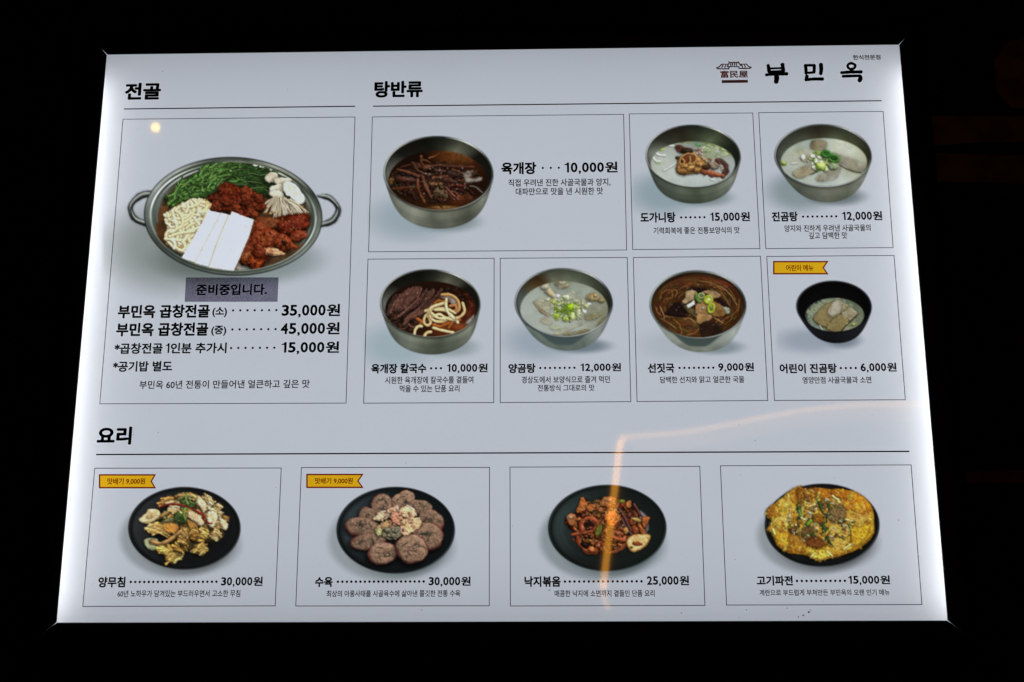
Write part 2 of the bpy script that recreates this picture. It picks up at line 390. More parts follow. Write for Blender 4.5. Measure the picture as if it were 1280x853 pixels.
    def ring(s, u, v, ru, rv, w, c, cin, rot=0, sh=.4):
        s.blob(u, v, ru, rv, cin, rot=rot, edge=.06, tex=.2, dome=.2, sh=sh)
        t = np.linspace(0, 2 * math.pi, 13); a = math.radians(rot)
        pts = [(u + (ru - w / 2) * math.cos(k) * math.cos(a) - (rv - w / 2) * math.sin(k) * math.sin(a), v + (ru - w / 2) * math.cos(k) * math.sin(a) + (rv - w / 2) * math.sin(k) * math.cos(a)) for k in t]
        s.strand(pts, w, c, sh=0, tex=.15, n=3, spec=.12)
    def finish(s):
        r = s.rgb
        r = .55 * blur(r, 1) + .45 * blur(r, 2)
        a = (r[0::2, 0::2] + r[1::2, 0::2] + r[0::2, 1::2] + r[1::2, 1::2]) / 4
        lin = lambda c: np.where(c <= 10.31, c / 255 / 12.92, ((np.maximum(c, 0) / 255 + .055) / 1.055) ** 2.4)
        T = np.clip(lin(np.clip(a, 0, 255)) / lin(s.paper) * GROUND, 0, 1)
        return a, T

def inside(p, x, y):
    ok = False
    for i in range(len(p)):
        (ax, ay), (bx, by) = p[i], p[(i + 1) % len(p)]
        if (ay > y) != (by > y) and x < (bx - ax) * (y - ay) / (by - ay) + ax: ok = not ok
    return ok

METAL_RIM = [(0, (58, 62, 56)), (40, (120, 124, 116)), (90, (92, 96, 86)), (130, (40, 44, 40)), (180, (105, 110, 104)), (215, (150, 154, 148)), (250, (60, 64, 58)), (275, (28, 30, 26)), (300, (160, 164, 158)), (325, (70, 72, 66))]
METAL_IN = [(0, (22, 22, 18)), (60, (40, 40, 34)), (140, (70, 74, 68)), (175, (118, 122, 114)), (195, (70, 72, 64)), (215, (22, 22, 18)), (255, (16, 16, 13)), (275, (34, 36, 28)), (295, (84, 86, 72)), (312, (66, 68, 56)), (325, (20, 19, 15))]

def pic_pot():
    P = Pic(120, 180, 3.879, 20, 20, 1260, 770, (172, 179, 190), 11); rnd = P.rnd
    P.shadow(390, 505, 330, 195, .66, .5, (.60, .63, .57)); P.shadow(690, 560, 380, 120, .5, .3, (.46, .54, .48))
    for pts in ([(285, 242), (222, 250), (175, 288), (168, 325), (192, 366), (245, 388)], [(1078, 252), (1130, 262), (1170, 302), (1172, 335), (1145, 375), (1090, 394)]):
        P.strand(pts, 27, (60, 66, 64), sh=.25, tex=.05, spec=.0)
        P.strand([(x - 1, y - 3) for x, y in pts], 13, (150, 156, 154), (110, 116, 114), sh=0, tex=.4)
        P.strand([(x + 2, y + 6) for x, y in pts], 5, (22, 26, 24), sh=0, tex=.2)
    rimst = [(0, (92, 100, 92)), (35, (120, 128, 122)), (70, (85, 92, 86)), (110, (70, 78, 72)), (150, (52, 60, 55)), (180, (84, 92, 88)), (205, (140, 148, 144)), (232, (150, 158, 152)), (255, (66, 74, 66)), (278, (60, 68, 58)), (296, (150, 156, 146)), (318, (110, 116, 104)), (335, (44, 50, 42))]
    q = P.full(); sl, U, V = q; U, V = np.broadcast_arrays(U, V); h_, w_ = U.shape
    for i, (rx, ry, dy, f, sh) in enumerate([(433, 288, 0, .42, 0), (428, 283, 0, 1.05, 0), (414, 272, 1, .75, 25), (405, 264, 2, 1.6, 10), (396, 257, 3, .55, 40), (386, 250, 3, 1.15, -20), (374, 243, 4, .62, 30)]):
        r, x, y = P.ell(U, V, 665, 352 + dy, rx, ry, 2); ang = (np.degrees(np.arctan2(y / ry, x / rx)) + sh) % 360
        P.over(sl, P.aa(r, ry, 1.8), np.clip(P.stops(ang, rimst) * f, 0, 226) * (1 + .12 * fbm(h_, w_, 24, P.rng, 2))[..., None])
    r, _, _ = P.ell(U, V, 668, 362, 362, 236, 2); P.over(sl, P.aa(r, 236, 14), np.array((66, 46, 28)) * (1 + .5 * fbm(h_, w_, 40, P.rng, 3))[..., None])
    P.clip = P.aa(P.ell(U, V, 665, 352, 400, 262, 2)[0], 262)
    P.blob(335, 400, 40, 110, (52, 32, 16), c2=(84, 52, 26), dome=.1, sh=0, soft=8); P.blob(900, 560, 150, 45, (72, 52, 34), c2=(52, 34, 20), rot=-28, dome=.1, sh=0, soft=10)
    P.blob(720, 590, 60, 25, (140, 140, 132), dome=.1, sh=0, soft=8)
    # greens
    G = [(345, 292), (342, 258), (400, 222), (470, 165), (560, 84), (700, 72), (800, 125), (882, 170), (850, 250), (790, 245), (720, 225), (620, 200), (590, 235), (545, 262), (450, 275), (385, 305)]
    P.poly(G, (26, 46, 18), (44, 72, 28), edge=9, tex=.8, cell=14, sh=.5)
    gc = [(48, 84, 34), (66, 106, 46), (32, 56, 22), (86, 126, 58), (56, 92, 38), (40, 70, 28), (104, 142, 76)]
    n = 0
    while n < 260:
        x, y = rnd(340, 885), rnd(72, 305)
        if not inside(G, x, y): continue
        n += 1; L = rnd(14, 42); a = math.radians(-35 + (x - 560) * .10 + P.rng.normal() * 42)
        b = a + rnd(-.7, .7); dk = .62 + .5 * P.rng.random() - .25 * (y > 170) * (x > 620)
        c = [k * dk for k in P.pick(gc)]
        P.strand([(x, y), (x + L * .5 * math.cos(a), y + L * .5 * math.sin(a)), (x + L * .5 * (math.cos(a) + math.cos(b)), y + L * .5 * (math.sin(a) + math.sin(b)))], rnd(6, 11), c, w1=3, sh=.22, tex=.3, n=3)
    for k in range(70):
        x, y = rnd(340, 870), rnd(95, 290)
        if inside(G, x, y): P.sprig(x, y, -38 + (x - 480) * .16 + P.rng.normal() * 22, rnd(60, 110), [[q * (.72 if x > 600 and y > 130 else 1.22) for q in c] for c in gc])
    for pts in [[(352, 292), (420, 240), (500, 185)], [(372, 300), (450, 245), (490, 182)], [(395, 285), (480, 235), (600, 200)], [(430, 270), (520, 235), (600, 205)], [(470, 190), (560, 140), (660, 118)], [(500, 210), (600, 160), (700, 140)], [(350, 258), (400, 232), (440, 215)], [(455, 265), (490, 220), (500, 190)], [(540, 175), (640, 120), (720, 112)], [(400, 262), (470, 232), (540, 225)]]:
        P.strand(pts, 11, (112, 150, 72), (76, 122, 48), w1=5, sh=.4)
        for k in range(16):
            t = P.rng.random(); i = min(1, int(t * 2)); f = t * 2 - i
            x = pts[i][0] * (1 - f) + pts[i + 1][0] * f; y = pts[i][1] * (1 - f) + pts[i + 1][1] * f; a = rnd(-2.2, .6)
            P.strand([(x, y), (x + 18 * math.cos(a), y + 13 * math.sin(a) + 2)], 8, P.pick(gc[1:]), w1=3, sh=.2, n=3)
    # oyster mushrooms and enoki
    for pts in [[(815, 165), (850, 138), (882, 150), (872, 185), (838, 188)], [(868, 168), (940, 165), (948, 185), (905, 200), (870, 195)], [(850, 205), (905, 196), (930, 218), (890, 245), (845, 240)], [(838, 240), (880, 226), (912, 250), (870, 268)]]:
        P.poly(pts, (206, 202, 186), (180, 172, 150), tex=.25, bev=7, spec=.02)
    P.poly([(905, 192), (950, 188), (992, 226), (1014, 278), (978, 296), (945, 262), (918, 250)], (212, 210, 202), (196, 190, 178), tex=.2, bev=8, spec=.02)
    P.poly([(940, 268), (985, 298), (1010, 300), (990, 318), (955, 300)], (150, 120, 70), tex=.4)
    for k in range(52):
        t = k / 51; ex = 806 + 225 * t + rnd(-8, 8); ey = 312 + 42 * math.sin(t * 3.0) + 30 * t + rnd(-26, 14)
        sx = 868 + 70 * t + rnd(-8, 8); sy = 262 + 12 * t + rnd(-10, 10)
        P.strand([(sx, sy), ((sx + ex) / 2 + rnd(-6, 6), (sy + ey) / 2 - 6), (ex, ey)], rnd(4.5, 7.5), P.pick([(216, 205, 176), (198, 182, 148), (222, 214, 192)]), sh=.28, n=4, tex=.1)
        P.blob(ex, ey, 6, 5, P.pick([(206, 176, 128), (186, 146, 96), (214, 192, 150)]), sh=.4, tex=.2)
    # red chilli paste mince
    M = [(556, 278), (592, 212), (632, 188), (690, 212), (780, 248), (812, 292), (770, 352), (690, 352), (640, 328), (575, 322)]
    P.poly(M, (82, 25, 10), (60, 16, 7), edge=7, tex=1.0, cell=12, spec=.08, bev=24)
    for k in range(26):
        x, y = rnd(560, 800), rnd(200, 345)
        if inside(M, x, y): P.blob(x, y, rnd(22, 46), rnd(14, 28), P.pick([(112, 42, 20), (92, 32, 14), (124, 54, 26)]), rot=rnd(-40, 60), c2=(70, 22, 10), edge=.3, sh=.4, spec=.10, shin=14, tex=1.2, cell=7, mixc=10)
    n = 0
    while n < 150:
        x, y = rnd(550, 815), rnd(185, 355)
        if not inside(M, x, y): continue
        n += 1; P.blob(x, y, rnd(4, 11), rnd(3, 7), P.pick([(118, 44, 20), (90, 28, 12), (134, 58, 28), (76, 22, 10), (104, 48, 26)]), rot=rnd(0, 180), edge=.3, sh=.15, spec=.06, shin=14, tex=.5, soft=2)
    # red offal, lower right
    O = [(768, 372), (880, 352), (1020, 338), (1034, 380), (1008, 455), (955, 475), (930, 512), (845, 545), (805, 602), (740, 600), (692, 566), (735, 450)]
    P.poly(O, (72, 25, 10), (56, 20, 8), edge=5, tex=.9, cell=16, spec=.1, bev=26)
    for a in [(835, 388, 78, 34, 5, (99, 52, 23), (79, 33, 14)), (955, 392, 80, 46, -15, (103, 33, 14), (75, 21, 9)), (980, 445, 44, 26, -20, (96, 31, 14), (120, 58, 32)), (800, 425, 60, 40, 30, (89, 30, 12), (111, 47, 19)), (858, 470, 100, 44, 20, (125, 55, 25), (96, 35, 14)), (905, 480, 42, 36, 40, (118, 48, 21), (77, 25, 10)), (745, 500, 42, 62, 20, (101, 36, 16), (72, 21, 9)), (735, 555, 44, 34, 10, (84, 33, 14), (111, 53, 25)), (778, 566, 34, 46, 10, (134, 50, 16), (103, 33, 10)), (850, 524, 58, 21, 5, (144, 94, 63), (190, 150, 110)), (790, 520, 30, 40, -10, (103, 38, 16), (75, 23, 9))]:
        P.blob(a[0], a[1], a[2], a[3], a[5], rot=a[4], c2=a[6], edge=.2, tex=.9, cell=8, spec=.14, shin=18, dome=.5, mixc=14)
    P.blob(915, 482, 12, 20, (34, 10, 4), rot=-30, sh=0, dome=.1)
    n = 0
    while n < 120:
        x, y = rnd(700, 1030), rnd(340, 600)
        if inside(O, x, y): n += 1; P.blob(x, y, rnd(3, 8), rnd(2, 5), P.pick([(137, 65, 32), (60, 16, 7), (116, 43, 18), (153, 92, 57)]), rot=rnd(0, 180), sh=.2, tex=.5)
    # noodles
    N = [(330, 345), (395, 300), (470, 268), (530, 268), (560, 300), (520, 380), (470, 470), (420, 535), (365, 505), (332, 468), (345, 410)]
    P.poly(N, (186, 166, 118), (140, 112, 66), edge=5, tex=.3, sh=.3)
    n = 0
    while n < 95:
        x, y = rnd(328, 560), rnd(265, 535)
        if not inside(N, x, y): continue
        n += 1; b = rnd(0, 6.28); L = rnd(18, 28); pts = [(x, y)]; tw = rnd(-.75, .75)
        for j in range(6):
            b += tw + rnd(-.15, .15); q = (pts[-1][0] + L * math.cos(b), pts[-1][1] + L * .8 * math.sin(b))
            if not inside(N, q[0], q[1]): break
            pts.append(q)
        if len(pts) > 2: P.strand(pts, rnd(12, 16), P.pick([(232, 222, 186), (218, 204, 162), (238, 230, 202)]), (212, 196, 150), sh=.24, n=5, tex=.08, spec=.05, amb=.45, wob=.06)
    # bean curd slices
    for pts in [[(548, 323), (606, 336), (482, 578), (414, 554)], [(606, 334), (664, 349), (566, 604), (476, 578)], [(657, 327), (700, 345), (766, 368), (742, 450), (694, 560), (668, 618), (546, 600), (640, 380)]]:
        P.poly(pts, (208, 209, 214), (200, 200, 198), smooth=False, edge=1.0, tex=.10, cell=10, bev=3, spec=0, sh=.10, amb=.62, mixc=14)
    P.strand([(642, 348), (590, 470), (546, 598)], 3.5, (178, 170, 146), sh=0); P.strand([(606, 338), (540, 460), (480, 576)], 2.2, (190, 186, 172), sh=0)
    P.strand([(414, 556), (476, 580), (546, 602), (668, 620)], 5, (120, 100, 56), sh=0); P.strand([(768, 372), (744, 452), (696, 562), (670, 618)], 5, (110, 66, 30), sh=0)
    for k in range(34): P.blob(rnd(480, 740), rnd(350, 590), 2.5, 2, (170, 150, 110), sh=0, dome=.1)
    P.clip = None
    return P

def std_bowl(P, *a, **k): P.bowl(*a, **k)

def pic_beef_soup():
    P = Pic(470, 160, 6.5625, -90, 20, 1040, 985, (168, 175, 186), 21); rnd = P.rnd
    P.shadow(290, 740, 320, 170, .40, .6, (.55, .68, .68)); P.shadow(600, 770, 230, 75, .5, .5, (.4, .5, .46))
    P.bowl(512, 375, 451, 306, 520, 828, 350, 212, .6, [(-1, (52, 56, 50)), (-.75, (98, 102, 92)), (-.45, (120, 124, 112)), (-.1, (80, 84, 74)), (.2, (96, 100, 88)), (.55, (66, 70, 60)), (.8, (108, 112, 102)), (1, (60, 62, 54))], METAL_RIM, METAL_IN, (508, 432, 405, 245, 0), [(0, (26, 12, 7)), (90, (46, 24, 10)), (180, (24, 12, 7)), (240, (20, 10, 6)), (290, (74, 40, 16)), (320, (60, 30, 12))], rot=2)
    P.blob(690, 235, 120, 42, (88, 52, 22), c2=(66, 34, 12), rot=12, dome=.08, sh=0, soft=14, edge=.2); P.blob(720, 590, 90, 50, (74, 34, 10), c2=(40, 16, 6), dome=.1, sh=0, soft=14); P.blob(560, 655, 110, 14, (120, 84, 40), dome=.1, sh=0, soft=6)
    P.blob(130, 440, 26, 30, (96, 60, 26), dome=.2, sh=0, soft=5)
    bc = [(98, 54, 34), (78, 40, 26), (66, 36, 28), (112, 64, 40), (56, 28, 20), (88, 44, 22)]
    for k in range(150):
        x, y = P.inell(470, 440, 330, 165); a = P.rng.normal() * .45 + (.15 if y < 430 else .5); L = rnd(50, 150); b = a + rnd(-.35, .35)
        c = [q * rnd(.4, .8) for q in P.pick(bc)]
        P.strand([(x - L / 2 * math.cos(a), y - L / 2 * math.sin(a) * .8), (x, y + rnd(-8, 8)), (x + L / 2 * math.cos(b), y + L / 2 * math.sin(b) * .8)], rnd(14, 34), c, w1=rnd(8, 20), sh=.5, tex=.5, spec=.10, shin=12, fib=.28, wob=.3)
    for pts, w, c in [([(190, 425), (260, 428), (340, 436)], 70, (72, 38, 26)), ([(145, 500), (240, 490), (335, 496)], 32, (90, 42, 20)), ([(175, 345), (250, 362), (330, 392), (385, 412)], 30, (104, 54, 32)), ([(300, 290), (335, 345), (400, 378), (470, 388)], 28, (100, 56, 36)), ([(370, 238), (374, 290), (420, 332)], 22, (108, 60, 36)), ([(400, 330), (500, 312), (640, 320), (800, 322)], 34, (92, 46, 28)), ([(490, 352), (590, 362)], 38, (72, 42, 34)), ([(600, 370), (700, 400)], 44, (58, 34, 28)), ([(520, 410), (600, 430), (660, 450)], 44, (70, 38, 28)), ([(470, 412), (590, 396)], 26, (126, 72, 46)), ([(440, 460), (545, 462)], 30, (118, 70, 34)), ([(340, 430), (352, 520), (405, 622)], 32, (112, 58, 32)), ([(382, 408), (408, 486), (456, 575)], 42, (106, 58, 36)), ([(480, 530), (540, 545), (580, 570)], 66, (92, 68, 42)), ([(575, 490), (635, 556), (675, 588)], 26, (116, 62, 48)), ([(660, 470), (740, 482)], 22, (128, 34, 24)), ([(700, 440), (780, 400), (830, 350)], 24, (96, 44, 22)), ([(440, 250), (490, 232), (520, 210)], 20, (130, 66, 28))]:
        P.strand(pts, w, [q * .8 for q in c], [q * .5 for q in c], w1=w * .6, sh=.5, tex=.6, spec=.10, shin=12, fib=.34, wob=.34, round_=.65, soft=2)
    P.poly([(728, 372), (800, 350), (772, 408), (862, 408), (850, 438), (740, 442)], (126, 122, 114), (76, 68, 58), sh=0, tex=.2, bev=4, soft=7, edge=7)
    P.strand([(765, 478), (815, 486), (872, 532)], 11, (116, 112, 106), (70, 64, 58), sh=0, soft=3)
    for k in range(46):
        x, y = P.inell(540, 450, 300, 150); P.blob(x, y, rnd(3, 8), rnd(2, 4), (176, 160, 146), rot=rnd(-40, 40), sh=0, dome=.2)
    return P

def pic_knuckle_soup():
    P = Pic(795, 145, 7.42, -60, 10, 1075, 990, (170, 177, 188), 22); rnd = P.rnd
    P.shadow(260, 720, 300, 180, .46, .6, (.50, .64, .64)); P.shadow(640, 760, 230, 75, .5, .5, (.4, .5, .46))
    P.bowl(530, 375, 441, 290, 542, 815, 340, 200, .6, [(-1, (40, 46, 40)), (-.7, (62, 70, 62)), (-.3, (74, 82, 72)), (.1, (62, 70, 58)), (.5, (86, 94, 82)), (.8, (112, 120, 110)), (1, (70, 76, 70))], METAL_RIM, [(0, (26, 30, 24)), (60, (60, 64, 58)), (150, (110, 116, 108)), (185, (120, 126, 116)), (215, (44, 46, 36)), (250, (34, 32, 24)), (280, (44, 50, 38)), (305, (70, 78, 58)), (335, (30, 34, 26))], (528, 448, 390, 210, 0), [(0, (146, 154, 152)), (90, (156, 167, 165)), (150, (170, 177, 166)), (200, (160, 167, 158)), (270, (112, 122, 112)), (320, (118, 126, 96))], rot=2)
    P.blob(540, 570, 260, 70, (164, 173, 172), c2=(154, 165, 163), dome=.02, sh=0, soft=40, tex=.05)
    for u, v, a, b, c in [(478, 230, 30, 18, (150, 164, 52)), (425, 232, 28, 20, (84, 98, 40)), (232, 310, 28, 17, (132, 164, 46)), (575, 268, 30, 16, (56, 110, 60)), (528, 205, 10, 12, (190, 196, 160)), (690, 225, 26, 10, (150, 160, 130)), (645, 308, 44, 22, (122, 168, 66)), (700, 255, 66, 18, (110, 130, 66)), (760, 290, 70, 30, (128, 146, 78)), (830, 345, 50, 16, (130, 144, 84)), (205, 430, 30, 18, (150, 168, 96))]:
        P.blob(u, v, a, b, c, rot=rnd(-15, 20), sh=.15, tex=.4, edge=.25, dome=.4, c2=[q * 1.15 for q in c])
    for k in range(70):
        x, y = P.inell(730, 320, 140, 62); P.strand([(x, y), (x + rnd(-40, 40), y + rnd(-14, 18))], rnd(8, 18), P.pick([(176, 188, 150), (150, 172, 90), (196, 202, 186), (118, 146, 62), (170, 180, 160)]), sh=.15, n=3)
    for pts, w in [([(175, 340), (215, 366), (272, 370)], 26), ([(150, 380), (185, 420), (230, 425)], 24), ([(258, 508), (310, 480), (368, 438)], 24), ([(300, 278), (352, 282)], 22), ([(690, 590), (730, 598)], 16), ([(775, 598), (792, 594)], 14)]:
        P.strand(pts, w, (192, 198, 196), (176, 184, 178), sh=.12, tex=.1)
    P.veil(528, 448, 380, 200, (160, 168, 163), .32)
    P.poly([(360, 285), (400, 270), (450, 290), (530, 320), (520, 355), (430, 350), (385, 330)], (92, 48, 38), (54, 30, 22), spec=.12); P.blob(470, 325, 60, 26, (40, 28, 18), sh=.2); P.blob(385, 392, 22, 18, (48, 46, 34), sh=.2)
    for k in range(16): x, y = P.inell(580, 335, 50, 30); P.blob(x, y, rnd(10, 22), rnd(9, 16), P.pick([(170, 146, 128), (190, 176, 160), (146, 112, 96)]), sh=.25)
    for k in range(12): x, y = P.inell(645, 425, 50, 42); P.blob(x, y, rnd(14, 26), rnd(10, 18), P.pick([(160, 122, 84), (140, 104, 66), (176, 148, 108)]), sh=.25)
    P.poly([(372, 480), (400, 390), (470, 345), (555, 350), (600, 400), (640, 440), (600, 525), (520, 540), (440, 552), (385, 530)], (156, 120, 68), (122, 84, 42), edge=5, tex=.6, cell=16, spec=.12, bev=30)
    P.blob(480, 402, 82, 50, (92, 46, 22), c2=(58, 28, 12), rot=-8, sh=.1, tex=.5, dome=.1)
    for pts in [[(402, 440), (420, 385), (480, 352), (545, 360), (562, 405)], [(410, 445), (470, 452), (540, 435), (562, 405)], [(430, 400), (450, 420), (440, 445)], [(500, 380), (505, 420), (490, 445)]]: P.strand(pts, 15, (178, 142, 88), (150, 110, 60), sh=.25)
    for u, v, a, b in [(430, 512, 52, 30), (510, 490, 46, 32), (570, 500, 40, 34), (450, 470, 40, 18), (590, 450, 36, 30)]: P.blob(u, v, a, b, P.pick([(168, 132, 80), (150, 112, 62)]), c2=(110, 72, 34), sh=.3, tex=.5)
    P.blob(725, 455, 56, 50, (150, 140, 124), c2=(128, 112, 96), tex=.6, sh=.2)
    P.strand([(752, 412), (812, 440), (838, 495), (806, 562)], 44, (84, 52, 46), (62, 36, 30), sh=.35, fib=.2, wob=.2); P.strand([(730, 440), (785, 470), (790, 510)], 14, (150, 128, 110), sh=.2); P.strand([(770, 430), (812, 470), (815, 520)], 7, (140, 110, 96), sh=0)
    P.strand([(625, 515), (710, 540), (805, 560)], 58, (112, 62, 40), (84, 42, 26), w1=40, sh=.35, tex=.5, fib=.3, wob=.3, round_=.6); P.blob(650, 480, 40, 22, (60, 34, 22), sh=.3)
    return P

def pic_clear_soup():
    P = Pic(955, 145, 7.42, -60, 10, 1090, 990, (172, 179, 190), 23); rnd = P.rnd
    P.shadow(330, 700, 280, 170, .50, .5, (.46, .56, .54)); P.shadow(680, 750, 230, 75, .62, .5, (.32, .4, .38))
    P.bowl(547, 372, 451, 293, 590, 802, 200, 100, .5, [(-1, (52, 58, 52)), (-.7, (70, 76, 66)), (-.3, (84, 88, 78)), (.1, (98, 102, 90)), (.5, (84, 90, 78)), (.8, (116, 120, 112)), (1, (80, 86, 80))], [(0, (34, 38, 36)), (45, (150, 156, 152)), (90, (120, 128, 128)), (120, (44, 54, 56)), (175, (50, 56, 54)), (215, (130, 138, 140)), (250, (70, 74, 66)), (280, (60, 62, 52)), (315, (76, 78, 70)), (345, (38, 40, 36))], [(0, (46, 46, 36)), (60, (90, 96, 88)), (150, (84, 92, 84)), (185, (74, 80, 70)), (230, (60, 64, 52)), (262, (44, 40, 30)), (290, (64, 70, 52)), (330, (58, 62, 44))], (555, 432, 400, 224, 0), [(0, (130, 130, 96)), (40, (170, 178, 172)), (90, (160, 172, 170)), (150, (160, 170, 160)), (200, (152, 164, 152)), (260, (128, 144, 136)), (310, (176, 182, 164)), (340, (140, 142, 104))], rot=2, rim=18)
    P.blob(360, 380, 130, 60, (150, 150, 126), c2=(130, 120, 84), dome=.02, sh=0, soft=30); P.blob(760, 310, 150, 60, (188, 192, 178), c2=(172, 178, 160), dome=.02, sh=0, soft=40, rot=20)
    for pts, c in [([(448, 228), (570, 234), (584, 290), (540, 324), (436, 304)], (106, 92, 62)), ([(628, 340), (720, 366), (860, 410), (944, 462), (902, 526), (800, 506), (700, 452)], (116, 106, 82)), ([(330, 390), (400, 360), (460, 400), (400, 440)], (116, 104, 72)), ([(264, 520), (420, 446), (484, 478), (500, 514), (400, 560), (312, 582)], (122, 106, 70)), ([(512, 542), (690, 478), (714, 500), (652, 590), (488, 606)], (110, 100, 78))]:
        P.poly(pts, c, [q * .72 for q in c], tex=.35, cell=14, bev=9, spec=.05, sh=.3, edge=4, mixc=50, soft=2.5)
    P.veil(555, 432, 400, 224, (168, 176, 168), .38)
    P.strand([(700, 460), (800, 508), (902, 530)], 8, (60, 52, 34), sh=0); P.strand([(430, 545), (500, 515)], 7, (40, 36, 24), sh=0); P.strand([(500, 600), (520, 560)], 6, (130, 100, 50), sh=0)
    for k in range(46):
        x, y = P.inell(535, 425, 130, 85); P.blob(x, y, rnd(12, 32), rnd(9, 22), P.pick([(150, 172, 86), (120, 156, 56), (176, 188, 130), (92, 128, 52), (190, 198, 170), (134, 150, 96)]), rot=rnd(0, 180), sh=.28, edge=.2, tex=.3)
    P.ring(648, 395, 54, 40, 20, (66, 122, 46), (32, 66, 22), rot=10); P.ring(575, 352, 44, 36, 22, (50, 108, 36), (34, 78, 26)); P.ring(490, 345, 34, 22, 10, (140, 166, 70), (120, 140, 76))
    for u, v, a, b in [(452, 378, 28, 20), (362, 390, 24, 30), (530, 436, 24, 22), (470, 480, 28, 26), (480, 420, 18, 26)]: P.blob(u, v, a, b, (204, 206, 192), c2=(184, 192, 160), sh=.25, tex=.2)
    P.blob(525, 470, 52, 40, (140, 170, 70), c2=(170, 188, 110), sh=.25, tex=.3); P.blob(640, 470, 44, 34, (110, 130, 92), c2=(140, 150, 120), sh=.3); P.blob(185, 442, 30, 24, (156, 172, 82), sh=.1, edge=.3); P.strand([(250, 446), (300, 440)], 16, (196, 200, 190), sh=.1)
    return P

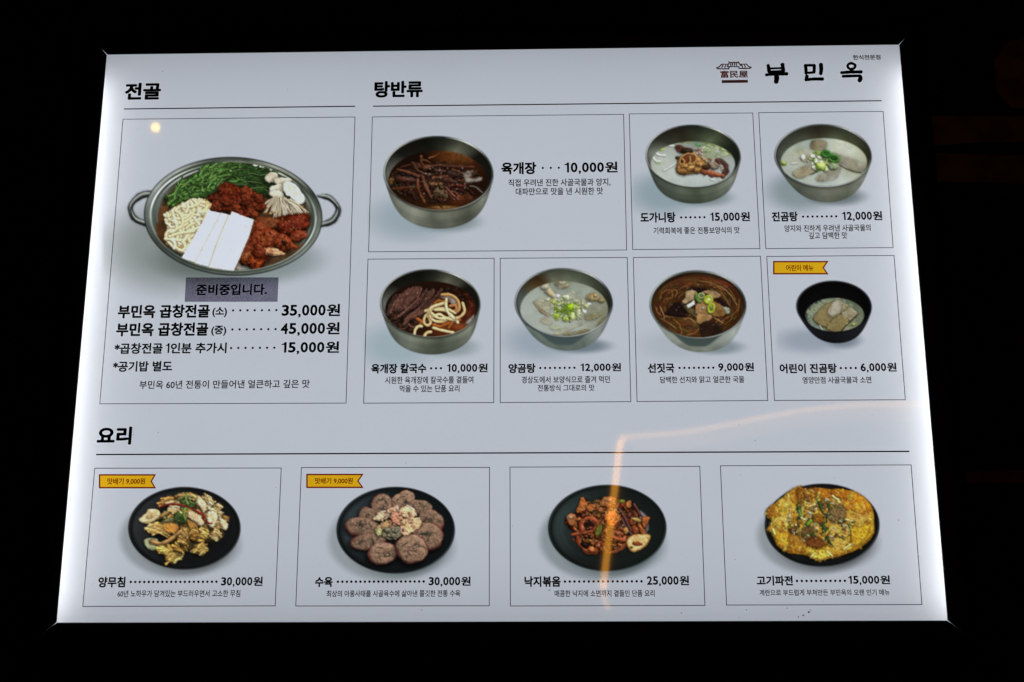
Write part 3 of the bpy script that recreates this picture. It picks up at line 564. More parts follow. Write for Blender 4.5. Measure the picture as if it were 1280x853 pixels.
def pic_noodle_soup():
    P = Pic(465, 330, 7.107, -95, 0, 1050, 985, (172, 179, 190), 24); rnd = P.rnd
    P.shadow(230, 730, 320, 180, .38, .6, (.58, .74, .74)); P.shadow(700, 740, 220, 80, .4, .5, (.45, .55, .52))
    P.bowl(517, 352, 446, 302, 532, 806, 350, 212, .6, [(-1, (56, 60, 54)), (-.75, (86, 92, 82)), (-.4, (104, 110, 100)), (-.1, (84, 90, 78)), (.2, (70, 76, 64)), (.5, (88, 94, 82)), (.8, (112, 116, 106)), (1, (70, 74, 66))], METAL_RIM, METAL_IN, (520, 405, 402, 250, 0), [(0, (52, 20, 8)), (60, (80, 32, 10)), (100, (40, 20, 10)), (180, (24, 14, 9)), (270, (28, 14, 9)), (320, (34, 15, 9))], rot=2)
    P.blob(700, 560, 150, 70, (104, 48, 16), c2=(66, 26, 8), dome=.1, sh=0, soft=20); P.blob(840, 430, 60, 110, (74, 26, 10), rot=20, dome=.1, sh=0, soft=18, c2=(44, 14, 6))
    for k in range(26):
        x, y = P.inell(740, 300, 150, 110); P.blob(x, y, rnd(16, 44), rnd(10, 22), P.pick([(40, 16, 8), (58, 22, 10), (30, 20, 12)]), rot=rnd(-40, 60), sh=.2, spec=.12)
    P.poly([(590, 300), (640, 260), (720, 300), (770, 370), (740, 400), (680, 340)], (128, 118, 108), (80, 60, 50), sh=0, tex=.2, soft=6)
    P.poly([(830, 520), (905, 455), (900, 500), (850, 540)], (140, 134, 126), sh=0, tex=.2, soft=5); P.poly([(280, 640), (200, 560), (150, 480), (180, 470), (300, 590)], (34, 20, 12), sh=0)
    for k in range(40):
        x, y = P.inell(300, 520, 150, 90); P.strand([(x, y), (x + rnd(20, 70), y - rnd(-20, 40))], rnd(12, 26), P.pick([(60, 36, 24), (44, 26, 18), (84, 50, 30)]), sh=.4, tex=.6, spec=.12)
    for pts, c in [([(120, 455), (150, 350), (205, 270), (235, 300), (200, 400), (150, 470)], (58, 32, 26)), ([(195, 420), (215, 300), (330, 215), (440, 205), (400, 300), (300, 400), (230, 430)], (84, 48, 38)), ([(180, 480), (330, 380), (470, 225), (500, 240), (440, 350), (300, 450), (210, 500)], (66, 36, 28)), ([(270, 500), (400, 390), (520, 235), (560, 230), (540, 290), (440, 420), (340, 480)], (80, 46, 36)), ([(440, 400), (540, 300), (610, 215), (630, 240), (560, 320), (470, 430)], (72, 40, 30)), ([(270, 540), (320, 450), (460, 400), (540, 340), (560, 350), (470, 440), (350, 500), (300, 545)], (92, 56, 42))]:
        P.poly(pts, c, [q * .6 for q in c], stretch=-42, cell=7, tex=1.6, spec=.16, shin=10, bev=16, sh=.55, edge=5, mixc=14)
    for k in range(70):
        x, y = rnd(150, 560), rnd(230, 480); L = rnd(20, 60)
        if abs((x - 130) * .55 + (y - 455)) < 120: P.strand([(x, y), (x + L, y - L * .8)], rnd(4, 9), P.pick([(118, 80, 66), (44, 24, 18), (92, 56, 44), (36, 20, 14)]), w1=3, sh=.2, tex=.5, n=3, spec=.2, shin=8, wob=.3)
    for pts in [[(235, 470), (330, 390), (400, 320)], [(400, 310), (440, 225)], [(160, 440), (205, 330)], [(290, 500), (420, 400)], [(320, 530), (350, 560), (370, 560)]]: P.strand(pts, 14, (112, 72, 58), (76, 44, 34), sh=.4, tex=.6, spec=.2, shin=10)
    for pts in [[(400, 490), (440, 520), (420, 545)], [(600, 520), (690, 540), (740, 500)], [(540, 540), (600, 560), (680, 530)], [(680, 570), (720, 520), (780, 500)], [(560, 350), (590, 330), (640, 340)]]: P.strand(pts, 30, (150, 84, 34), (120, 60, 20), sh=.3, tex=.4)
    for pts, c in [([(620, 275), (700, 278), (760, 325), (775, 400), (740, 435)], (176, 138, 82)), ([(690, 375), (740, 370), (745, 410), (700, 425)], (170, 110, 60)), ([(470, 420), (560, 400), (660, 400), (740, 440)], (206, 180, 132)), ([(560, 385), (620, 360), (660, 355)], (196, 166, 116)), ([(510, 430), (470, 470), (462, 525), (495, 548), (520, 520), (500, 470)], (206, 178, 124)), ([(500, 440), (520, 395), (570, 370), (640, 350)], (212, 190, 140)), ([(520, 420), (520, 480), (580, 515), (660, 500), (690, 450), (640, 415), (560, 410)], (208, 184, 132)), ([(540, 470), (600, 450), (650, 480), (720, 500)], (216, 198, 148)), ([(530, 440), (580, 480), (640, 490)], (212, 190, 140)), ([(700, 450), (740, 490), (762, 522)], (220, 208, 164)), ([(660, 315), (658, 380), (680, 440), (745, 500)], (222, 206, 158)), ([(805, 350), (822, 420), (790, 465), (750, 485)], (204, 174, 124)), ([(545, 570), (620, 592), (720, 612)], (214, 186, 138)), ([(375, 632), (385, 585), (410, 558), (440, 556)], (212, 192, 144)), ([(465, 640), (490, 612), (522, 606)], (206, 180, 130))]:
        P.strand(pts, 26, [min(240, q * 1.06) for q in c], [q * .9 for q in c], sh=.42, tex=.1, spec=.06, amb=.42, wob=.07)
    for k in range(60):
        x, y = P.inell(500, 400, 350, 190); P.blob(x, y, rnd(2, 6), rnd(2, 4), (170, 140, 120), sh=0, dome=.2)
    return P

def pic_tripe_soup():
    P = Pic(630, 325, 7.107, -60, 20, 1060, 985, (176, 183, 194), 25); rnd = P.rnd
    P.shadow(330, 720, 300, 150, .38, .6, (.55, .66, .70)); P.shadow(690, 765, 230, 60, .6, .5, (.36, .44, .46))
    P.bowl(530, 382, 436, 307, 565, 806, 200, 95, .5, [(-1, (66, 76, 72)), (-.7, (88, 100, 94)), (-.3, (96, 108, 100)), (.1, (104, 114, 106)), (.4, (92, 104, 98)), (.75, (128, 136, 132)), (1, (86, 94, 92))], [(0, (30, 36, 40)), (45, (170, 176, 176)), (90, (110, 122, 124)), (125, (44, 54, 60)), (175, (60, 68, 70)), (215, (140, 150, 152)), (250, (74, 80, 76)), (290, (120, 124, 116)), (330, (56, 60, 62))], [(0, (40, 38, 28)), (60, (90, 96, 88)), (150, (100, 110, 106)), (190, (84, 92, 86)), (215, (74, 62, 38)), (232, (60, 44, 26)), (250, (86, 90, 74)), (290, (86, 94, 78)), (330, (60, 64, 50))], (535, 442, 390, 250, 0), [(0, (118, 120, 100)), (60, (160, 168, 158)), (150, (154, 164, 158)), (200, (152, 162, 154)), (270, (112, 122, 106)), (320, (140, 150, 138))], rot=2, rim=20, trap=((62, 76, 77), .55, .5))
    P.strand([(365, 238), (400, 285), (445, 325)], 74, (172, 166, 138), (140, 128, 96), w1=60, sh=.25, tex=.6); P.blob(365, 245, 34, 24, (178, 172, 148), sh=.1)
    P.blob(510, 222, 62, 40, (144, 128, 84), c2=(112, 92, 50), sh=.3, tex=.5); P.blob(515, 205, 44, 22, (156, 148, 114), sh=0, tex=.4)
    P.blob(790, 335, 62, 40, (146, 126, 76), c2=(110, 86, 40), sh=.3, tex=.5); P.blob(865, 362, 30, 26, (130, 116, 74), sh=.3); P.blob(812, 318, 20, 22, (168, 142, 92), sh=.2)
    P.poly([(266, 375), (330, 340), (400, 345), (430, 410), (400, 480), (340, 450)], (150, 146, 122), (128, 118, 90), tex=.7, cell=8, sh=.25, edge=5); P.strand([(268, 378), (320, 450), (395, 500)], 20, (122, 96, 56), sh=.2)
    for pts, c in [([(320, 545), (380, 505), (430, 560), (390, 580)], (150, 140, 108)), ([(560, 300), (620, 275), (640, 320), (590, 340)], (160, 156, 130)), ([(620, 360), (690, 330), (730, 400), (660, 430)], (156, 154, 126)), ([(720, 495), (800, 474), (872, 478), (800, 532), (730, 535)], (124, 120, 86)), ([(820, 590), (870, 520), (905, 505), (890, 550)], (108, 106, 62)), ([(440, 660), (540, 600), (690, 568), (640, 600), (500, 665)], (164, 158, 128)), ([(520, 668), (640, 632), (752, 618), (740, 645), (620, 668)], (118, 106, 66)), ([(400, 600), (450, 580), (500, 605), (440, 625)], (164, 172, 126))]:
        P.poly(pts, c, [q * .8 for q in c], tex=.5, cell=8, sh=.25, edge=4, bev=8, spec=.06)
    P.veil(535, 442, 390, 250, (160, 167, 157), .36)
    for k in range(150):
        x, y = P.inell(560, 440, 165, 112); d = math.hypot((x - 560) / 165, (y - 440) / 112)
        c = P.pick([(158, 176, 64), (132, 164, 40), (180, 190, 126), (112, 146, 36), (186, 192, 156), (150, 164, 90)]) if d < .75 else P.pick([(180, 186, 146), (190, 194, 172), (168, 168, 130)])
        P.blob(x, y, rnd(8, 20), rnd(6, 14), c, rot=rnd(0, 180), edge=.2, tex=.3, sh=.2, soft=2)
    for u, v, a, b, c in [(552, 335, 44, 32, (186, 196, 150)), (440, 370, 30, 24, (170, 182, 90)), (385, 352, 32, 20, (166, 172, 140)), (478, 322, 24, 20, (196, 200, 190)), (745, 398, 34, 16, (200, 202, 192)), (714, 458, 28, 18, (200, 204, 196)), (465, 500, 40, 32, (152, 176, 60)), (590, 420, 40, 40, (124, 166, 20)), (545, 530, 40, 32, (150, 168, 76)), (605, 500, 36, 46, (166, 184, 110)), (660, 480, 30, 50, (172, 184, 140)), (640, 420, 36, 24, (170, 186, 100)), (488, 398, 16, 14, (198, 200, 180)), (735, 415, 22, 18, (160, 176, 110))]: P.blob(u, v, a * .78, b * .78, [min(225, q * 1.08 + 8) for q in c], rot=rnd(-20, 20), sh=.18, tex=.3, dome=.35, soft=3, edge=.25)
    for pts in [[(500, 400), (540, 430), (520, 460)], [(470, 460), (530, 455), (580, 465)], [(540, 400), (545, 440), (500, 490)], [(520, 520), (540, 480), (560, 470)]]: P.strand(pts, 10, (66, 96, 22), (110, 140, 40), sh=.2)
    return P

def pic_blood_soup():
    P = Pic(800, 328, 7.107, -60, 20, 1060, 985, (178, 185, 196), 26); rnd = P.rnd
    P.shadow(300, 740, 300, 120, .2, .6, (.64, .72, .72)); P.shadow(690, 755, 210, 60, .5, .5, (.42, .5, .5))
    P.bowl(514, 377, 430, 303, 550, 800, 205, 95, .5, [(-1, (96, 104, 98)), (-.7, (138, 146, 138)), (-.3, (120, 126, 116)), (.1, (124, 130, 120)), (.45, (116, 124, 116)), (.75, (150, 158, 154)), (1, (110, 118, 114))], [(0, (40, 40, 40)), (45, (150, 158, 156)), (90, (96, 108, 104)), (125, (56, 68, 66)), (175, (74, 84, 84)), (215, (150, 160, 158)), (250, (76, 84, 80)), (285, (110, 118, 110)), (325, (70, 76, 74))], [(0, (34, 18, 12)), (60, (50, 40, 28)), (150, (64, 56, 40)), (190, (54, 40, 26)), (240, (40, 24, 14)), (280, (56, 42, 26)), (330, (40, 22, 14))], (516, 392, 404, 276, 0), [(0, (50, 28, 14)), (90, (68, 40, 16)), (180, (56, 34, 16)), (270, (62, 34, 14)), (320, (58, 34, 20))], rot=2, rim=18, trap=((62, 74, 71), .55, .5))
    P.blob(420, 570, 130, 70, (92, 58, 20), c2=(66, 40, 14), dome=.05, sh=0, soft=20); P.blob(520, 190, 260, 50, (78, 42, 16), c2=(56, 28, 12), dome=.05, sh=0, soft=20)
    sc_ = [(118, 76, 38), (96, 58, 26), (140, 94, 50), (84, 46, 20), (124, 62, 28), (108, 86, 46)]
    for k in range(230):
        a = rnd(0, 6.28); rr = rnd(.62, .97); da = rnd(.15, .45); j = rnd(-.06, .06)
        pts = [(516 + 400 * (rr + j * t) * math.cos(a + da * t), 396 + 272 * (rr + j * t) * math.sin(a + da * t) + rnd(-5, 5)) for t in (0, .5, 1)]
        P.strand(pts, rnd(5, 11), [q * rnd(.55, 1.05) for q in P.pick(sc_)], sh=.3, tex=.4, spec=.08, n=4)
    for pts in [[(170, 340), (200, 270), (270, 250), (290, 310), (230, 330)], [(290, 300), (285, 260), (310, 245), (330, 270), (310, 305)], [(180, 400), (210, 470), (215, 500)], [(190, 500), (280, 560), (320, 590)], [(350, 560), (370, 620), (360, 645)], [(420, 650), (500, 620), (530, 570)], [(340, 310), (400, 270), (440, 235)], [(620, 200), (720, 220), (800, 290), (860, 380)], [(540, 170), (640, 190), (740, 250)], [(650, 190), (700, 230), (760, 330), (800, 390)], [(220, 480), (300, 490), (400, 500)], [(640, 480), (700, 520), (740, 540)], [(760, 500), (820, 470), (850, 440)], [(140, 400), (150, 440), (180, 470)], [(390, 510), (440, 500), (500, 545)], [(700, 560), (725, 600), (700, 640)], [(880, 330), (870, 420), (800, 480)]]:
        P.strand(pts, rnd(8, 13), P.pick([(150, 104, 56), (132, 84, 40), (160, 120, 74), (130, 112, 66)]), sh=.4, tex=.3, spec=.12)
    for pts in [[(250, 425), (300, 368), (385, 365), (412, 470), (350, 492), (228, 462)], [(430, 250), (470, 225), (570, 228), (590, 250), (500, 275)], [(690, 330), (740, 340), (790, 400), (740, 400)]]: P.poly(pts, (30, 17, 17), (20, 11, 11), tex=.3, spec=.06, sh=.4)
    P.poly([(640, 350), (700, 370), (765, 420), (745, 478), (650, 484), (620, 430)], (124, 92, 50), (96, 66, 30), tex=.4, sh=.4); P.poly([(382, 392), (420, 385), (482, 428), (504, 492), (430, 452)], (92, 84, 52), (70, 58, 32), tex=.4, sh=.4)
    P.poly([(740, 400), (790, 410), (800, 450), (770, 460)], (150, 160, 150), (110, 110, 90), sh=0, soft=4)
    for pts, c in [([(372, 352), (400, 320), (404, 262), (480, 250), (514, 292), (455, 345), (400, 372)], (166, 142, 104)), ([(548, 262), (655, 252), (722, 302), (640, 322), (600, 290)], (150, 124, 86)), ([(494, 390), (520, 355), (565, 330), (622, 415), (604, 482), (500, 466)], (152, 116, 76)), ([(500, 470), (560, 462), (632, 470), (630, 512), (520, 552)], (164, 126, 78))]:
        P.poly(pts, c, [q * .78 for q in c], tex=.5, cell=9, sh=.45, edge=4, bev=10, spec=.06)
    P.poly([(530, 570), (590, 522), (676, 538), (732, 592), (700, 655), (560, 664)], (28, 17, 13), (38, 24, 16), tex=.3, spec=.06, sh=.3)
    P.poly([(412, 382), (480, 338), (492, 374), (424, 412)], (206, 210, 208), (184, 190, 184), smooth=False, tex=.2, bev=6, sh=.4)
    P.strand([(498, 285), (505, 320), (530, 352)], 40, (92, 128, 52), (70, 104, 36), sh=.35); P.ring(545, 298, 32, 28, 13, (160, 178, 116), (80, 90, 50)); P.ring(608, 333, 44, 42, 22, (158, 172, 40), (190, 196, 120)); P.ring(632, 408, 36, 50, 20, (164, 178, 46), (120, 130, 60), rot=10)
    P.blob(560, 408, 14, 12, (196, 190, 176), sh=.2)
    for k in range(50):
        x, y = P.inell(510, 400, 370, 240); P.blob(x, y, rnd(2, 6), rnd(2, 4), (176, 150, 110), sh=0, dome=.2)
    return P

def pic_child_soup():
    P = Pic(970, 335, 7.614, -20, 60, 1040, 900, (182, 189, 200), 27); rnd = P.rnd
    P.shadow(330, 690, 310, 110, .48, .6, (.60, .66, .70)); P.shadow(650, 690, 150, 70, .6, .5, (.5, .56, .6))
    P.bowl(551, 370, 360, 246, 580, 718, 165, 80, .55, [(-1, (16, 17, 20)), (-.6, (22, 23, 26)), (0, (17, 18, 21)), (.5, (24, 25, 28)), (.85, (30, 31, 36)), (1, (16, 17, 20))], [(0, (28, 28, 34)), (50, (24, 25, 28)), (120, (20, 21, 24)), (175, (64, 64, 66)), (215, (52, 52, 54)), (260, (22, 22, 24)), (330, (34, 33, 38))], [(0, (8, 8, 9)), (120, (12, 12, 14)), (240, (8, 8, 9))], (560, 452, 278, 165, 0), [(0, (104, 112, 92)), (60, (140, 146, 110)), (150, (120, 136, 124)), (200, (136, 142, 116)), (270, (110, 122, 100)), (330, (88, 98, 80))], rot=2, rim=14, streak=12, gloss=False)
    for k in range(150):
        x, y = P.inell(560, 452, 255, 150); a = rnd(0, 6.28)
        P.strand([(x, y), (x + 30 * math.cos(a), y + 22 * math.sin(a)), (x + 55 * math.cos(a + .5), y + 40 * math.sin(a + .5))], rnd(6, 11), P.pick([(164, 168, 140), (142, 150, 118), (176, 178, 152), (110, 124, 100)]), sh=.25, n=3, tex=.2)
    for k in range(26):
        a = rnd(2.6, 4.3); P.blob(560 + 268 * math.cos(a), 452 + 156 * math.sin(a), rnd(6, 14), rnd(4, 8), P.pick([(160, 176, 176), (60, 80, 80), (30, 44, 44)]), rot=rnd(0, 180), sh=0)
    P.poly([(352, 492), (385, 430), (470, 352), (560, 322), (600, 400), (500, 560), (420, 545)], (126, 114, 76), (112, 100, 66), tex=.25, cell=12, sh=.45, bev=12, spec=.05)
    P.poly([(490, 420), (565, 312), (640, 330), (690, 372), (600, 440), (560, 480)], (156, 152, 138), (134, 128, 104), tex=.35, cell=8, sh=.2, bev=8)
    P.poly([(640, 345), (700, 370), (772, 440), (700, 505), (620, 440)], (140, 134, 112), (116, 106, 74), tex=.35, cell=10, sh=.25, bev=8)
    P.poly([(480, 560), (540, 480), (600, 440), (690, 500), (660, 545), (612, 606), (520, 606)], (124, 112, 74), (108, 96, 60), tex=.25, cell=12, sh=.35, bev=10)
    P.strand([(490, 552), (560, 470), (620, 430), (690, 375)], 4, (84, 74, 46), sh=0); P.strand([(620, 605), (700, 520), (780, 440)], 9, (42, 38, 26), sh=0); P.strand([(415, 550), (440, 590)], 16, (186, 186, 160), sh=.3); P.strand([(560, 470), (470, 420)], 3, (150, 138, 100), sh=0)
    P.blob(675, 532, 12, 8, (190, 184, 100), sh=.2); P.blob(500, 530, 10, 6, (176, 166, 100), sh=0); P.blob(735, 540, 20, 14, (160, 164, 80), sh=.1)
    return P

def pic_tripe_salad():
    P = Pic(150, 598, 7.106, -70, 30, 1130, 960, (170, 177, 189), 28); rnd = P.rnd
    P.shadow(505, 530, 500, 350, .55, .10, (.60, .62, .60)); P.shadow(620, 590, 430, 250, .5, .2, (.4, .43, .41))
    P.plate(572, 445, 499, 367, (19, 20, 21), (40, 43, 46))
    tc = [(182, 146, 86), (160, 120, 62), (196, 164, 106), (150, 112, 58), (180, 154, 104), (136, 98, 50)]
    P.blob(600, 400, 300, 210, (60, 48, 28), c2=(34, 28, 18), edge=.2, dome=.2, sh=.3)
    def chunk(u, v, a, b, rot, c, c2=None, n=9):
        P.blob(u, v, a, b, [q * .62 for q in c], c2=[q * .4 for q in c], rot=rot, edge=.2, tex=.8, cell=11, spec=.03, sh=.5, dome=.35, mixc=16)
        t = math.radians(rot)
        for k in range(int(5 + a * b / 260)):
            x, y = P.inell(0, 0, a * .62, b * .8); L = a * rnd(.35, .75); d = t + rnd(-.35, .35); m = rnd(.85, 1.22)
            x, y = u + x * math.cos(t) - y * math.sin(t), v + x * math.sin(t) + y * math.cos(t)
            cc = [min(235, q * m * 1.08) for q in P.pick([c, [min(230, q * 1.15) for q in c], [c[0] * 1.12, c[1] * 1.2, c[2] * 1.45]])]
            P.strand([(x - L * math.cos(d), y - L * math.sin(d)), (x + rnd(-5, 5), y + rnd(-5, 5)), (x + L * math.cos(d + .3), y + L * math.sin(d + .3))], rnd(11, 22), cc, [q * .78 for q in cc], w1=rnd(6, 14), sh=.34, tex=.6, fib=.22, wob=.4, round_=.7, soft=2, spec=.08, n=4)
    for k in range(75):
        x, y = P.inell(640, 310, 240, 150); chunk(x, y, rnd(18, 46), rnd(14, 28), rnd(0, 180), P.pick(tc), n=3)
    for a in [(420, 200, 80, 36, -15), (560, 160, 80, 30, -10), (650, 170, 60, 34, 15), (480, 280, 60, 36, 10), (760, 230, 60, 60, 40), (870, 260, 40, 40, 20), (840, 320, 60, 80, 10), (880, 400, 54, 70, 30), (850, 500, 46, 56, 10), (940, 360, 34, 30, 20), (790, 190, 50, 34, 30)]: chunk(*a, P.pick(tc[:5]))
    P.poly([(440, 300), (380, 345), (300, 385), (270, 400), (300, 360), (380, 310)], (150, 118, 66), stretch=-30, tex=.8)
    P.poly([(165, 370), (230, 310), (250, 275), (340, 280), (355, 330), (300, 385), (230, 408)], (202, 190, 158), (168, 146, 96), tex=.3, sh=.5, bev=16); P.blob(270, 335, 44, 26, (176, 156, 106), rot=-30, sh=0, soft=6, dome=.2)
    chunk(370, 440, 125, 62, -4, (176, 134, 68), n=24); P.poly([(390, 420), (470, 400), (520, 440), (480, 490), (400, 470)], (186, 128, 58), (150, 100, 40), tex=.7, sh=.1)
    P.poly([(360, 400), (440, 350), (560, 370), (600, 400), (520, 410), (440, 385)], (120, 124, 84), (84, 84, 50), tex=.4)
    P.poly([(210, 570), (235, 535), (330, 540), (350, 600), (320, 636), (250, 632)], (156, 160, 128), (120, 124, 88), tex=.3, sh=.5)
    chunk(420, 640, 90, 56, 25, (178, 138, 62), n=16); chunk(480, 700, 74, 52, -30, (184, 144, 70), n=14); chunk(545, 600, 64, 74, 25, (170, 128, 58), n=14); chunk(580, 510, 56, 90, 20, (146, 110, 52), n=12)
    P.strand([(285, 565), (360, 580), (440, 550), (500, 500), (545, 465)], 46, (172, 136, 88), (136, 98, 52), w1=30, sh=.5, tex=.5, fib=.18, wob=.25, round_=.7); P.strand([(300, 585), (380, 592), (470, 548), (540, 490)], 10, (96, 64, 30), sh=0)
    P.poly([(590, 370), (640, 385), (690, 430), (700, 540), (640, 560), (625, 470)], (170, 124, 60), (136, 94, 42), tex=.6, sh=.5); chunk(735, 500, 50, 90, 15, (176, 134, 66), n=16); chunk(710, 630, 68, 56, -25, (190, 150, 78), n=16); chunk(660, 500, 40, 60, 0, (150, 108, 50))
    for pts in [[(500, 300), (560, 330), (600, 390), (540, 400), (480, 370)], [(590, 200), (640, 210), (680, 240), (640, 255), (600, 245)]]: P.poly(pts, (36, 50, 24), (56, 78, 36), tex=.7)
    for k in range(50): x, y = P.inell(600, 215, 80, 60); P.strand([(x, y), (x + rnd(-26, 26), y + rnd(-26, 26))], rnd(6, 13), P.pick([(60, 88, 34), (40, 60, 26), (96, 128, 62), (120, 146, 80)]), sh=.3, n=3)
    P.strand([(595, 130), (585, 180), (600, 225)], 14, (132, 156, 80), (96, 128, 56), sh=.3); P.strand([(572, 280), (568, 330), (582, 372)], 22, (104, 146, 60), (80, 122, 46), w1=13, sh=.4)
    for pts in [[(690, 165), (720, 170), (770, 240), (745, 310), (710, 260), (675, 210)], [(600, 310), (640, 290), (700, 330), (745, 390), (720, 424), (650, 380), (610, 350)], [(770, 310), (850, 300), (862, 380), (820, 438), (780, 400)], [(880, 350), (930, 370), (962, 430), (930, 462), (895, 420)], [(395, 220), (450, 195), (480, 215), (430, 240)]]:
        P.poly(pts, (206, 194, 166), (180, 158, 118), tex=.5, sh=.4, bev=16, soft=2.5, edge=6)
    P.strand([(345, 262), (400, 240), (460, 230), (540, 238), (620, 262), (690, 300), (750, 340)], 13, (124, 26, 16), (88, 16, 10), sh=.5, spec=.14); P.strand([(730, 345), (755, 380), (800, 402), (815, 402)], 14, (112, 22, 14), sh=.4); P.strand([(690, 300), (740, 330), (752, 350)], 17, (128, 26, 18), sh=.3)
    for k in range(120):
        x, y = P.inell(590, 420, 360, 280); P.blob(x, y, rnd(2.5, 6), rnd(2, 4), P.pick([(206, 176, 120), (60, 40, 20), (190, 150, 90)]), sh=.1, dome=.3) if math.hypot((x - 600) / 330, (y - 420) / 250) < .9 and P.rgb[int((y - P.v0) * P.k), int((x - P.u0) * P.k)].max() > 60 else None
    return P

def pic_boiled_beef():
    P = Pic(410, 600, 6.994, -60, 20, 1170, 960, (172, 179, 190), 29); rnd = P.rnd
    P.shadow(525, 530, 520, 355, .50, .10, (.62, .65, .62)); P.shadow(640, 590, 440, 255, .5, .2, (.4, .45, .43))
    P.plate(592, 441, 518, 379, (17, 20, 21), (46, 56, 60))
    for u, v, a, b, rot in [(650, 178, 112, 72, -30), (470, 215, 86, 92, 20), (800, 236, 104, 62, 5), (345, 310, 74, 70, 40), (905, 350, 112, 88, 25), (300, 408, 140, 82, 6), (350, 540, 146, 68, -6), (870, 490, 132, 116, 10), (484, 640, 124, 90, -8), (735, 600, 132, 120, 15)]:
        a *= 1.07; b *= 1.07; tn = rnd(.84, 1.1)
        P.blob(u - 3, v + 7, a, b, (104, 54, 50), c2=(76, 38, 34), rot=rot, edge=.07, tex=.3, dome=.3, sh=.55, spec=.12)
        P.blob(u, v, a * .94, b * .91, [q * tn for q in (146, 115, 94)], c2=[q * tn for q in (98, 80, 64)], rot=rot, edge=.09, tex=.7, cell=7, dome=.14, sh=0, mixc=13, soft=4, spec=.03)
        t = math.radians(rot)
        for k in range(11):
            x, y = P.inell(0, 0, a * .55, b * .5); ang = rnd(0, 6.28); L = rnd(.18, .5) * min(a, b); bend = ang + rnd(-1, 1)
            x, y = u + x * math.cos(t) - y * math.sin(t), v + x * math.sin(t) + y * math.cos(t)
            P.strand([(x, y), (x + L * math.cos(ang), y + L * .8 * math.sin(ang)), (x + L * (math.cos(ang) + math.cos(bend)), y + L * .8 * (math.sin(ang) + math.sin(bend)))], rnd(6, 14), P.pick([(52, 50, 42), (62, 54, 44), (44, 46, 40), (70, 58, 46)]), w1=3, sh=.12, n=4, alpha=.85)
        for k in range(22):
            x, y = P.inell(0, 0, a * .8, b * .78); x, y = u + x * math.cos(t) - y * math.sin(t), v + x * math.sin(t) + y * math.cos(t)
            P.blob(x, y, rnd(4, 13), rnd(3, 8), P.pick([(166, 128, 106), (150, 112, 92), (126, 98, 80)]), rot=rnd(0, 180), sh=0, dome=.3, soft=3)
    for pts, c in [([(395, 345), (440, 290), (490, 275), (540, 300), (520, 340), (450, 355)], (176, 152, 120)), ([(500, 270), (600, 230), (620, 260), (600, 300), (540, 300)], (180, 140, 112)), ([(615, 285), (640, 245), (700, 225), (760, 260), (770, 320), (700, 335), (640, 320)], (196, 160, 122)), ([(540, 330), (600, 280), (650, 330), (670, 390), (590, 390)], (178, 112, 86)), ([(650, 350), (720, 325), (800, 340), (818, 390), (760, 450), (700, 470), (650, 420)], (196, 152, 112)), ([(415, 420), (470, 380), (540, 350), (550, 400), (470, 450), (430, 480)], (150, 118, 78)), ([(420, 430), (470, 430), (480, 480), (430, 492)], (140, 138, 96)), ([(470, 470), (560, 395), (640, 430), (650, 470), (600, 520), (530, 520)], (112, 104, 82)), ([(640, 455), (690, 450), (706, 490), (660, 490)], (182, 140, 108))]:
        P.poly(pts, c, [min(230, q * 1.2) for q in c], tex=.9, cell=12, sh=.45, edge=7, bev=14, spec=.12, shin=14, mixc=22)
    for k in range(60):
        x, y = P.inell(610, 365, 170, 110); P.blob(x, y, rnd(6, 22), rnd(5, 12), P.pick([(206, 176, 146), (190, 134, 110), (172, 134, 100), (198, 164, 130), (212, 190, 168), (128, 100, 76)]), rot=rnd(0, 180), edge=.3, sh=.3, spec=.12, tex=.6)
    for pts in [[(600, 230), (612, 262)], [(690, 225), (720, 240), (735, 262)], [(780, 345), (800, 335)], [(460, 285), (500, 275)]]: P.strand(pts, 16, (216, 204, 180), sh=.2)
    for u, v, a, b in [(520, 440, 40, 26), (560, 480, 46, 30), (590, 440, 36, 24)]: P.blob(u, v, a, b, (110, 102, 80), c2=(78, 74, 56), edge=.35, tex=.9, spec=.14, shin=14, soft=3)
    for k in range(12): x, y = P.inell(560, 460, 60, 36); P.blob(x, y, rnd(4, 9), rnd(3, 5), (186, 184, 170), sh=0)
    return P

